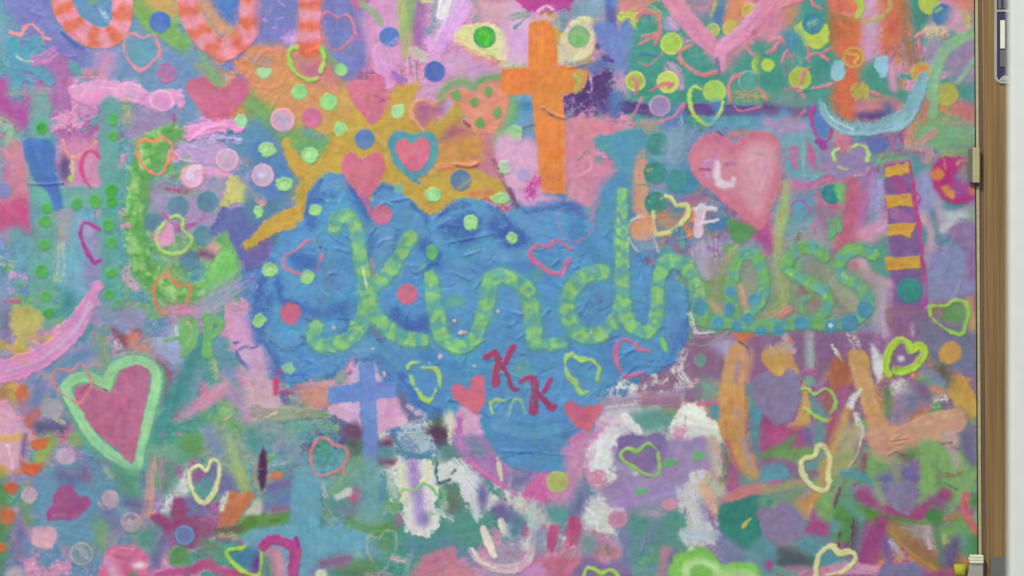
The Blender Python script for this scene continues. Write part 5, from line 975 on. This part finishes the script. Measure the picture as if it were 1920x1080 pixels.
# ===== the word kindness, letter by letter
T(0, 0, 1)
GRN, TEA = '8cca78', '62aaa0'
WID = [4]
def letter(s, wd, lab, pr=38, **k):
    wd = [w_ + WID[0] for w_ in (wd if isinstance(wd, list) else [wd])]
    S(s, [w_ + 8 for w_ in (wd if isinstance(wd, list) else [wd])], '52a078', soft=4, a=.4, h=.2)
    S(s, wd, GRN, c2=TEA, per=pr, duty=.5, jit=.35, ss=.4, soft=3.0, rg=1.6, h=1.3, n=("letter", lab, "kindness_word"), **k)
    pid = len(PARTS) - 1
    q = spline(pts(s), False, 5)
    for _ in range(len(q) // 9):
        x, y = q[int(rng.uniform(0, len(q)))] + rng.normal(0, 4, 2)
        D(x, y, rng.uniform(2, 5), ('b4dc80', '74c060', 'a0dc68')[int(rng.uniform(0, 3))], ry=rng.uniform(2, 5), soft=2, rg=1.2, a=.55, h=1.6)
    return pid
def more(s, wd, pid, pr=38, **k):
    wd = [w_ + WID[0] for w_ in (wd if isinstance(wd, list) else [wd])]
    S(s, [w_ + 8 for w_ in (wd if isinstance(wd, list) else [wd])], '52a078', soft=4, a=.35, h=.2)
    S(s, wd, GRN, c2=TEA, per=pr, duty=.5, jit=.35, ss=.4, soft=3.0, rg=1.6, h=1.3, n=pid, **k)
kid = letter("628,425 632,410 650,405 666,424 672,455 677,492 684,530 688,565 681,602 656,634 625,648 600,648 588,632 594,612", [20, 22, 22, 22, 22, 22, 24, 26, 26, 24, 26, 22, 22, 20], "curling letter k that starts the word kindness")
more("770,446 752,476 730,512 708,532 692,560", [22, 22, 24, 22, 20], kid, 34)
more("692,570 708,595 728,616 755,634 795,640", [20, 24, 24, 24, 20], kid, 34)
S("680,500 688,540", 4, 'd4dca0'); 
iid = letter("808,520 812,560 820,595 828,632 850,648 872,650 892,632 902,604", [20, 24, 24, 26, 24, 24, 22, 20], "letter i of the word kindness")
nid = letter("904,600 912,572 918,540 922,524 940,517 962,524 985,542 994,572 1000,605 1005,640", [22, 24, 26, 26, 24, 26, 28, 28, 28, 24], "first letter n of the word kindness")
more("1008,645 1030,648 1052,645", 18, nid)
did = letter("1132,510 1096,520 1070,548 1063,582 1072,612 1100,632 1135,620 1158,592 1166,560", [22, 24, 24, 24, 24, 24, 22, 20, 20], "letter d of the word kindness", 34)
more("1167,362 1165,420 1166,480 1168,540 1174,590 1186,614", [14, 20, 22, 22, 22, 20], did, 34)
S("1160,392 1160,480", 8, 'a4d880', c2=TEA, per=22); S("1177,420 1178,500", 3, 'd0d8b0', dry=.4)
n2 = letter("1186,614 1208,624 1228,606 1233,570 1236,525 1246,496 1268,490 1290,505 1305,535 1312,572 1320,602", [20, 22, 22, 20, 20, 22, 24, 24, 24, 22, 20], "second letter n of the word kindness", 36)
WID[0] = -2; GRN = '7aba68'
e1 = letter("1320,602 1345,606 1370,585 1372,530 1384,488 1402,476 1422,488 1432,520 1428,562 1404,592", [22, 22, 22, 22, 22, 22, 22, 22, 22, 20], "letter e of the word kindness", 40)
more("1376,580 1390,608 1420,612 1450,606", 20, e1, 40)
s1 = letter("1546,482 1525,466 1498,468 1478,490 1476,508 1510,526 1542,545 1552,570 1536,596 1510,592 1503,572 1520,556", [22, 24, 24, 22, 18, 20, 22, 20, 18, 12, 9, 8], "first letter s of the word kindness", 40)
s2 = letter("1640,478 1616,466 1588,476 1572,502 1586,524 1612,540 1626,562 1620,590 1592,606", [24, 26, 26, 24, 24, 24, 24, 26, 24], "last letter s of the word kindness", 40)
more("1592,606 1557,610 1500,606 1450,614 1400,612 1340,606", [24, 22, 24, 22, 18, 18], s2, 56)
for x, y, r in ((1593, 605, 16), (1557, 612, 11), (1500, 606, 12), (1460, 620, 11), (1427, 621, 10), (1381, 612, 10), (1346, 606, 12), (1312, 577, 14), (1368, 580, 11), (1403, 598, 10), (1415, 562, 12), (1622, 580, 15), (1370, 548, 10)):
    D(x, y, r, '4e98b4', ry=r + 1, soft=1.6)
D(1557, 610, 5, 'c8e0e4', dry=.3)
D(1705, 545, 23, '369088', n=("dot", "teal dot on the foot of the purple pillar"))
WALLX = 0.4878
# ------------------------------------------------------------------ general wear of the painted surface
T(0, 0, 1)
for _ in range(60):               # short dry strokes that break up the ground
    x, y = rng.uniform(0, 1820), rng.uniform(0, 1080)
    jx, jy = int((x - X0) / STEP), int((y - Y0) / STEP)
    if OWN[jy, jx]: continue
    an = rng.uniform(0, 6.28); L = rng.uniform(12, 40)
    ox, oy = rng.uniform(-45, 45, 2)
    sx = int(np.clip((x + ox - X0) / STEP, 0, NX - 1)); sy = int(np.clip((y + oy - Y0) / STEP, 0, NY - 1))
    c = np.clip(C[sy, sx], 0, 1)
    hexc = "%02x%02x%02x" % tuple(int(v * 255) for v in c)
    S([(x - L * math.cos(an), y - L * math.sin(an)), (x + 3, y), (x + L * math.cos(an), y + L * math.sin(an))],
      rng.uniform(5, 13), hexc, dry=0.6, soft=3, a=0.45, h=0.6)
for _ in range(90):                # small ridges left by the brush
    x, y = rng.uniform(0, 1820), rng.uniform(0, 1080)
    if OWN[int((y - Y0) / STEP), int((x - X0) / STEP)]: continue
    an = rng.uniform(0, 6.28); L = rng.uniform(6, 22)
    K([(x - L * math.cos(an), y - L * math.sin(an)), (x + rng.uniform(-3, 3), y + rng.uniform(-3, 3)), (x + L * math.cos(an), y + L * math.sin(an))],
      1.0, rng.uniform(0.5, 1.5))

C = C * 0.90 + 0.10 * C.mean(-1, keepdims=True)
C = np.clip(C, 0.02, 0.97)
# the photograph's colours as pigment: to linear reflectance
GAIN = 0.94
LIN = np.where(C <= 0.04045, C / 12.92, ((C + 0.055) / 1.055) ** 2.4).astype(np.float32) * GAIN
LIN = np.clip(LIN, 0.01, 0.92)
HT = np.clip(HT, -1.5, 4.0)
HT = (HT * 2 + np.roll(HT, 1, 0) + np.roll(HT, -1, 0) + np.roll(HT, 1, 1) + np.roll(HT, -1, 1)) / 6

# ------------------------------------------------------------------ materials
def nodes(name):
    m = bpy.data.materials.new(name); m.use_nodes = True
    nt = m.node_tree
    return m, nt, nt.nodes["Principled BSDF"]

def paint_material():
    m, nt, b = nodes("acrylic_paint")
    N, L = nt.nodes.new, nt.links.new
    at = N("ShaderNodeAttribute"); at.attribute_name = "pigment"
    tc = N("ShaderNodeTexCoord")
    n1 = N("ShaderNodeTexNoise"); n1.inputs["Scale"].default_value = 160; n1.inputs["Detail"].default_value = 6
    L(tc.outputs["Object"], n1.inputs["Vector"])
    mp = N("ShaderNodeMapping"); mp.inputs["Scale"].default_value = (90, 1, 900)
    L(tc.outputs["Object"], mp.inputs["Vector"])
    n2 = N("ShaderNodeTexNoise"); n2.inputs["Scale"].default_value = 1.0; n2.inputs["Detail"].default_value = 3
    L(mp.outputs["Vector"], n2.inputs["Vector"])
    mr = N("ShaderNodeMapRange"); mr.inputs[1].default_value = 0.25; mr.inputs[2].default_value = 0.75
    mr.inputs[3].default_value = 0.965; mr.inputs[4].default_value = 1.035
    L(n1.outputs["Fac"], mr.inputs[0])
    mx = N("ShaderNodeVectorMath"); mx.operation = 'SCALE'
    L(at.outputs["Color"], mx.inputs[0]); L(mr.outputs[0], mx.inputs["Scale"])
    L(mx.outputs[0], b.inputs["Base Color"])
    ad = N("ShaderNodeMath"); ad.operation = 'ADD'
    L(n1.outputs["Fac"], ad.inputs[0]); L(n2.outputs["Fac"], ad.inputs[1])
    bp = N("ShaderNodeBump"); bp.inputs["Strength"].default_value = 0.22; bp.inputs["Distance"].default_value = 0.0012
    L(ad.outputs[0], bp.inputs["Height"]); L(bp.outputs[0], b.inputs["Normal"])
    rr = N("ShaderNodeMapRange"); rr.inputs[3].default_value = 0.42; rr.inputs[4].default_value = 0.68
    L(n1.outputs["Fac"], rr.inputs[0]); L(rr.outputs[0], b.inputs["Roughness"])
    b.inputs["Specular IOR Level"].default_value = 0.25
    return m

def simple(name, col, rough=0.5, metal=0.0, grain=None, bump=0.0, var=0.12, scale=40):
    m, nt, b = nodes(name)
    N, L = nt.nodes.new, nt.links.new
    tc = N("ShaderNodeTexCoord"); mp = N("ShaderNodeMapping")
    if grain: mp.inputs["Scale"].default_value = grain
    L(tc.outputs["Object"], mp.inputs["Vector"])
    nz = N("ShaderNodeTexNoise"); nz.inputs["Scale"].default_value = scale; nz.inputs["Detail"].default_value = 5
    L(mp.outputs["Vector"], nz.inputs["Vector"])
    cr = N("ShaderNodeValToRGB")
    cr.color_ramp.elements[0].position = 0.3; cr.color_ramp.elements[1].position = 0.7
    cr.color_ramp.elements[0].color = tuple(c * (1 - var) for c in col) + (1,)
    cr.color_ramp.elements[1].color = tuple(min(1, c * (1 + var)) for c in col) + (1,)
    L(nz.outputs["Fac"], cr.inputs["Fac"]); L(cr.outputs["Color"], b.inputs["Base Color"])
    b.inputs["Roughness"].default_value = rough; b.inputs["Metallic"].default_value = metal
    if bump:
        bp = N("ShaderNodeBump"); bp.inputs["Strength"].default_value = bump; bp.inputs["Distance"].default_value = 0.001
        L(nz.outputs["Fac"], bp.inputs["Height"]); L(bp.outputs[0], b.inputs["Normal"])
    return m

M_PAINT = paint_material()
M_WOOD = simple("brown_stained_wood", (0.235, 0.14, 0.05), 0.5, 0, (70, 70, 1.1), 0.35, 0.3, 3)
M_WOOD_SHADE = simple("shaded_groove_wood", (0.16, 0.085, 0.065), 0.5, 0, (60, 60, 1.4), 0.2, 0.2, 3)  # post wood again, with the groove's shade put into a darker colour
M_BRASS = simple("pale_brass", (0.46, 0.43, 0.21), 0.5, 0.15, (3, 3, 30), 0.05, 0.1, 4)
M_STEEL = simple("pale_metal", (0.45, 0.44, 0.36), 0.45, 0.3, None, 0.05, 0.08, 30)
M_GREYM = simple("grey_metal", (0.17, 0.17, 0.16), 0.5, 0.3, None, 0.05, 0.08, 30)
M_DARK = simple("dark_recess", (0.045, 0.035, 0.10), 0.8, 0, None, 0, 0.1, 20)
M_GAP = simple("grey_violet_gap", (0.13, 0.12, 0.17), 0.8, 0, None, 0, 0.1, 20)
M_CREAM = simple("cream_plastic", (0.78, 0.80, 0.58), 0.35, 0, None, 0, 0.05, 30)
M_WALL = simple("white_wall_paint", (0.84, 0.88, 0.81), 0.8, 0, None, 0.15, 0.03, 60)
M_BOARD = simple("bare_board", (0.3, 0.22, 0.14), 0.8, 0, (4, 4, 40), 0.1, 0.1, 8)
M_YELLOW = simple("bright_yellow_plastic", (0.52, 0.50, 0.02), 0.4, 0, None, 0, 0.12, 60)
M_GREEN = simple("dull_green_stalk", (0.20, 0.22, 0.08), 0.6, 0, None, 0, 0.1, 60)

# ------------------------------------------------------------------ building helpers
def wp(px, py, y=0.0):             # photograph pixel on the painted plane -> metres
    return ((px - 960) * MM, y, (540 - py) * MM)

def link(name, me, parent=None, mat=None, label=None):
    o = bpy.data.objects.new(name, me)
    COL.objects.link(o)
    if parent: o.parent = parent
    if mat: me.materials.append(mat)
    if label: o["label"] = label
    return o

def empty(name, loc, label, cat):
    o = bpy.data.objects.new(name, None)
    COL.objects.link(o)
    o.location = loc; o.empty_display_size = 0.05
    o["label"] = label; o["category"] = cat
    return o

def prism(bm, outline, y0, y1, bev=0.0):
    """outline in photograph pixels, extruded from depth y0 (front) to y1 (back)"""
    f = [bm.verts.new(wp(x, y, y0)) for x, y in outline]
    b = [bm.verts.new(wp(x, y, y1)) for x, y in outline]
    n = len(f)
    bm.faces.new(f); bm.faces.new(b[::-1])
    for i in range(n):
        bm.faces.new((f[i], b[i], b[(i + 1) % n], f[(i + 1) % n]))
    bmesh.ops.recalc_face_normals(bm, faces=bm.faces)
    if bev:
        bmesh.ops.bevel(bm, geom=[e for e in bm.edges], offset=bev, segments=2, affect='EDGES', profile=0.6)

def prism_obj(name, outline, y0, y1, mat, parent, bev=0.0, label=None):
    bm = bmesh.new(); prism(bm, outline, y0, y1, bev)
    me = bpy.data.meshes.new(name); bm.to_mesh(me); bm.free()
    o = link(name, me, None, mat, label)
    if parent:
        o.parent = parent
        me.transform(parent_inv(parent))
    return o
from mathutils import Matrix
def parent_inv(p): return Matrix.Translation(-p.location)

def grid_mesh(name, faces_mask, lift):
    """a patch of the painted grid: one quad for each set cell of faces_mask (NY-1, NX-1)"""
    jj, ii = np.nonzero(faces_mask)
    if len(jj) == 0: return None
    a = jj * NX + ii
    quads = np.stack([a, a + NX, a + NX + 1, a + 1], 1)
    used, inv = np.unique(quads, return_inverse=True)
    inv = inv.reshape(-1, 4).astype(np.int32)
    co = np.empty((len(used), 3), np.float32)
    gyy, gxx = np.divmod(used, NX)
    edge = 6.5 * np.clip((gx[gxx] - 1700) / 125, 0, 1) * gy[gyy] / 1080      # the right edge leans a little
    co[:, 0] = (gx[gxx] + edge - 960) * MM - PAINTING.location.x
    co[:, 2] = (540 - gy[gyy]) * MM - PAINTING.location.z
    co[:, 1] = -(HT[gyy, gxx] * HSCALE + lift) * MM
    me = bpy.data.meshes.new(name)
    me.vertices.add(len(used)); me.vertices.foreach_set("co", co.ravel())
    me.loops.add(inv.size); me.loops.foreach_set("vertex_index", inv.ravel())
    me.polygons.add(len(inv))
    me.polygons.foreach_set("loop_start", np.arange(0, inv.size, 4, dtype=np.int32))
    me.polygons.foreach_set("use_smooth", np.ones(len(inv), bool))
    me.update(calc_edges=True)
    ca = me.attributes.new("pigment", 'FLOAT_COLOR', 'POINT')
    cc = np.ones((len(used), 4), np.float32); cc[:, :3] = LIN[gyy, gxx]
    ca.data.foreach_set("color", cc.ravel())
    return me
HSCALE = 1.0

# ------------------------------------------------------------------ the painting: canvas and every painted mark
PAINTING = empty("painting", wp(890, 1126, 0.0), "large acrylic painting crowded with hearts, crosses and the word kindness on a blue cloud", "painting")
PAINTING.rotation_euler = (0, 0, 0)
link("canvas", grid_mesh("canvas", np.ones((NY - 1, NX - 1), bool), 0.0), PAINTING, M_PAINT)
prism_obj("backing_board", [(X0, Y0), (gx[-1] - 2, Y0), (gx[-1] + 4, gy[-1]), (X0, gy[-1])], 0.005, 0.028, M_BOARD, PAINTING, label="bare board edge behind the painted canvas")

def clean(mask):
    m = mask
    for _ in range(2):
        p = np.pad(m, 1).astype(np.int8)
        cnt = sum(p[1 + dj:p.shape[0] - 1 + dj, 1 + di:p.shape[1] - 1 + di] for dj in (-1, 0, 1) for di in (-1, 0, 1))
        m = cnt >= 5
    # keep the pieces that count
    lab = np.zeros(m.shape, np.int32); sizes = [0]
    todo = m.copy()
    idx = np.argwhere(m)
    h, w = m.shape
    for j, i in idx:
        if not todo[j, i]: continue
        k = len(sizes); n = 0
        st = [(j, i)]; todo[j, i] = False
        while st:
            y, x = st.pop(); lab[y, x] = k; n += 1
            if y and todo[y - 1, x]: todo[y - 1, x] = False; st.append((y - 1, x))
            if y < h - 1 and todo[y + 1, x]: todo[y + 1, x] = False; st.append((y + 1, x))
            if x and todo[y, x - 1]: todo[y, x - 1] = False; st.append((y, x - 1))
            if x < w - 1 and todo[y, x + 1]: todo[y, x + 1] = False; st.append((y, x + 1))
        sizes.append(n)
    sizes = np.array(sizes)
    good = sizes >= max(6, 0.12 * sizes.max())
    good[0] = False
    return good[lab]

FACE = OWN[:-1, :-1]
MADE = {}
for pid in range(1, len(PARTS)):
    name, label, up = PARTS[pid]
    jj, ii = np.nonzero(FACE == pid)
    if len(jj) < 6: continue
    j0, j1, i0, i1 = jj.min(), jj.max() + 1, ii.min(), ii.max() + 1
    sub = clean(FACE[j0:j1, i0:i1] == pid)
    if sub.sum() < 6: continue
    full = np.zeros(FACE.shape, bool); full[j0:j1, i0:i1] = sub
    par = PAINTING
    if isinstance(up, int): par = MADE.get(up, PAINTING)
    elif isinstance(up, str):
        if up not in MADE:
            g = bpy.data.objects.new(up, None); COL.objects.link(g); g.parent = PAINTING
            g["label"] = GROUP_LABELS.get(up, up); MADE[up] = g
        par = MADE[up]
    o = link(name, grid_mesh(name, full, 0.10 if par is PAINTING else 0.18), par, M_PAINT, label)
    MADE[pid] = o

# ------------------------------------------------------------------ the wooden frame post on the right, with its metal fittings
post = empty("door_post", wp(1862, 1140, 0.0), "brown wooden door post with pale brass strip to the right of the painting", "door post")
def line(xt, xb, y): return xt + (xb - xt) * y / 1080.0
def strip(xt0, xb0, xt1, xb1, ya=-60, yb=1140):
    return [(line(xt0, xb0, ya), ya), (line(xt1, xb1, ya), ya), (line(xt1, xb1, yb), yb), (line(xt0, xb0, yb), yb)]
prism_obj("wood_jamb", strip(1840.5, 1848.7, 1960, 1962), -0.004, 0.06, M_WOOD, post, 0.002)
prism_obj("wood_groove", strip(1833.7, 1840.5, 1840.3, 1848.5), -0.0005, 0.06, M_WOOD_SHADE, post, label="wooden groove beside the brass strip, shade painted in")
prism_obj("brass_strip", strip(1828.4, 1835.0, 1833.5, 1840.3), -0.003, 0.003, M_BRASS, post, 0.0008)
prism_obj("shadow_rebate", strip(1824.5, 1831, 1833, 1840), 0.006, 0.06, M_GAP, post, label="dark gap between painting and post")
# strike plate: rounded metal rim round a dark recess
bm = bmesh.new()
def rim_path(off):
    r = 14 - off
    p = [(1863 + off, -50), (1863 + off, 143)]
    for k in range(1, 9):
        t = math.radians(90 * k / 8)
        p.append((1863 + off + r * (1 - math.cos(t)), 143 + r * math.sin(t)))
    p.append((1935, 157 - off))
    return p
a, b = rim_path(0), rim_path(4.6)
fa = [bm.verts.new(wp(x, y, -0.0075)) for x, y in a]; fb = [bm.verts.new(wp(x, y, -0.0075)) for x, y in b]
ba = [bm.verts.new(wp(x, y, -0.003)) for x, y in a]; bb = [bm.verts.new(wp(x, y, -0.003)) for x, y in b]
for i in range(len(a) - 1):
    bm.faces.new((fa[i], fa[i + 1], fb[i + 1], fb[i])); bm.faces.new((fa[i], ba[i], ba[i + 1], fa[i + 1])); bm.faces.new((fb[i], fb[i + 1], bb[i + 1], bb[i]))
bmesh.ops.recalc_face_normals(bm, faces=bm.faces)
me = bpy.data.meshes.new("strike_plate"); bm.to_mesh(me); bm.free()
sp = link("strike_plate", me, post, M_STEEL, "rounded pale metal strike plate at the top of the post")
me.transform(parent_inv(post))
def sub(name, outline, y0, y1, mat, label=None, bev=0.0):
    o = prism_obj(name, outline, y0, y1, mat, None, bev, label)
    o.data.transform(parent_inv(post)); o.parent = sp
    return o
sub("recess", b + [(1935, -50)], -0.0052, -0.0045, M_DARK)
sub("cross_bar", [(1867.8, 19), (1932, 18), (1932, 23), (1867.8, 23)], -0.0072, -0.0053, M_STEEL)
sub("latch_bolt", [(1874, 39), (1882.5, 39), (1882.5, 92), (1874, 92)], -0.009, -0.0053, M_CREAM, "pale upright latch bolt", 0.0008)
sub("latch_bolt", [(1874, 94), (1884, 94), (1884, 126), (1874, 126)], -0.007, -0.0053, M_GREYM, "grey lower block of the latch", 0.0008)
sub("screw_head", [(1872, 152), (1875, 147), (1880, 142.5), (1885, 142), (1890, 146), (1891, 152)], -0.008, -0.0053, M_STEEL, None, 0.0008)
sub("bolt_guide", [(1870, -40), (1876, -40), (1876, 17), (1870, 17)], -0.007, -0.0053, M_GREYM)
sub("bolt_guide", [(1880, -40), (1884, -40), (1884, 17), (1880, 17)], -0.007, -0.0053, M_GREYM)
prism_obj("grey_plate", [(1856, 1044), (1935, 1043), (1935, 1140), (1855.5, 1140)], -0.0065, -0.002, M_GREYM, post, 0.0008, "flat grey metal plate low on the post")

# two clips that hold the painting's edge, and a small yellow cup
clip = empty("metal_clip", wp(1825, 345, 0.0), "plain pale metal clip gripping the right edge of the painting beside the magenta letter C", "clip")
prism_obj("clip_face", [(1821, 278), (1834, 277), (1834, 343), (1821, 343)], -0.014, -0.006, M_BRASS, clip, 0.0012)
prism_obj("clip_side", [(1813.5, 279), (1820.8, 278.5), (1820.8, 342), (1813.5, 342)], -0.0105, -0.006, M_GREYM, clip, 0.0008, "grey bent side of the clip")
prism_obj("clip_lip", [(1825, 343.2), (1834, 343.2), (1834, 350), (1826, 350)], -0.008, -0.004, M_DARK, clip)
cl2 = empty("metal_bracket", wp(1828, 1120, 0.0), "grey metal bracket with glossy cream ribbed cap at the lower right corner", "bracket")
prism_obj("bracket_body", [(1817, 1054), (1840, 1054), (1840, 1120), (1806, 1120), (1810, 1085)], -0.016, -0.004, M_STEEL, cl2, 0.001)
for k, (ya, yb, ins) in enumerate(((1039, 1043.5, 2), (1044, 1048, 0), (1048.5, 1053.6, 1))):
    prism_obj("cap_rib", [(1814 + ins, ya), (1840, ya), (1840, yb), (1814 + ins, yb)], -0.020, -0.004, M_CREAM, cl2, 0.0012)
cup = empty("yellow_cup", wp(1797, 1078, -0.004), "tiny bright yellow tapered cup with thin stalks beside the cream capped bracket", "cup")
def ring_mesh(name, prof, n=20, cx=1797, cy=1056):
    bm = bmesh.new(); rows = []
    for r, yy in prof:
        rows.append([bm.verts.new(((cx - 960 + r * math.cos(2 * math.pi * k / n)) * MM, -0.014 + 0.8 * r * MM * math.sin(2 * math.pi * k / n), (540 - yy) * MM)) for k in range(n)])
    for a, b in zip(rows, rows[1:]):
        for k in range(n): bm.faces.new((a[k], a[(k + 1) % n], b[(k + 1) % n], b[k]))
    bm.faces.new(rows[-1])
    bmesh.ops.recalc_face_normals(bm, faces=bm.faces)
    for f in bm.faces: f.smooth = True
    me = bpy.data.meshes.new(name); bm.to_mesh(me); bm.free()
    return me
me = ring_mesh("cup_body", [(9.5, 1062), (11.2, 1056), (11.8, 1057), (10.4, 1066), (9.4, 1076)])
o = link("cup_body", me, cup, M_YELLOW); me.transform(parent_inv(cup))
for pth in ([(1796, 1058), (1797, 1049), (1800, 1042)], [(1800, 1058), (1803, 1050), (1802, 1045)], [(1792, 1058), (1786, 1049), (1778, 1043)]):
    bm = bmesh.new(); rows = []
    for q, (x, y) in enumerate(pth):
        r = 1.5 - 0.35 * q
        rows.append([bm.verts.new(((x - 960 + r * math.cos(k * 1.2566)) * MM, -0.014 + r * MM * math.sin(k * 1.2566), (540 - y) * MM)) for k in range(5)])
    for a, b in zip(rows, rows[1:]):
        for k in range(5): bm.faces.new((a[k], a[(k + 1) % 5], b[(k + 1) % 5], b[k]))
    bm.faces.new(rows[0]); bm.faces.new(rows[-1][::-1])
    bmesh.ops.recalc_face_normals(bm, faces=bm.faces)
    me = bpy.data.meshes.new("stalk"); bm.to_mesh(me); bm.free()
    link("stalk", me, cup, M_GREEN); me.transform(parent_inv(cup))

# ------------------------------------------------------------------ the white wall end nearer the camera, out of focus
bm = bmesh.new()
ring = [(WALLX, -1.90), (WALLX + 0.07, -1.75), (WALLX + 0.8, -1.75), (WALLX + 0.8, -1.90)]      # splayed reveal
lo = [bm.verts.new((x, y, -1.2)) for x, y in ring]; hi = [bm.verts.new((x, y, 1.2)) for x, y in ring]
bm.faces.new(lo[::-1]); bm.faces.new(hi)
for i in range(4): bm.faces.new((lo[i], lo[(i + 1) % 4], hi[(i + 1) % 4], hi[i]))
bmesh.ops.recalc_face_normals(bm, faces=bm.faces)
bmesh.ops.bevel(bm, geom=list(bm.edges), offset=0.003, segments=2, affect='EDGES')
me = bpy.data.meshes.new("white_wall"); bm.to_mesh(me); bm.free()
w = link("white_wall", me, None, M_WALL)
w["label"] = "plain white wall end, out of focus at the right edge of the picture"
w["category"] = "wall"
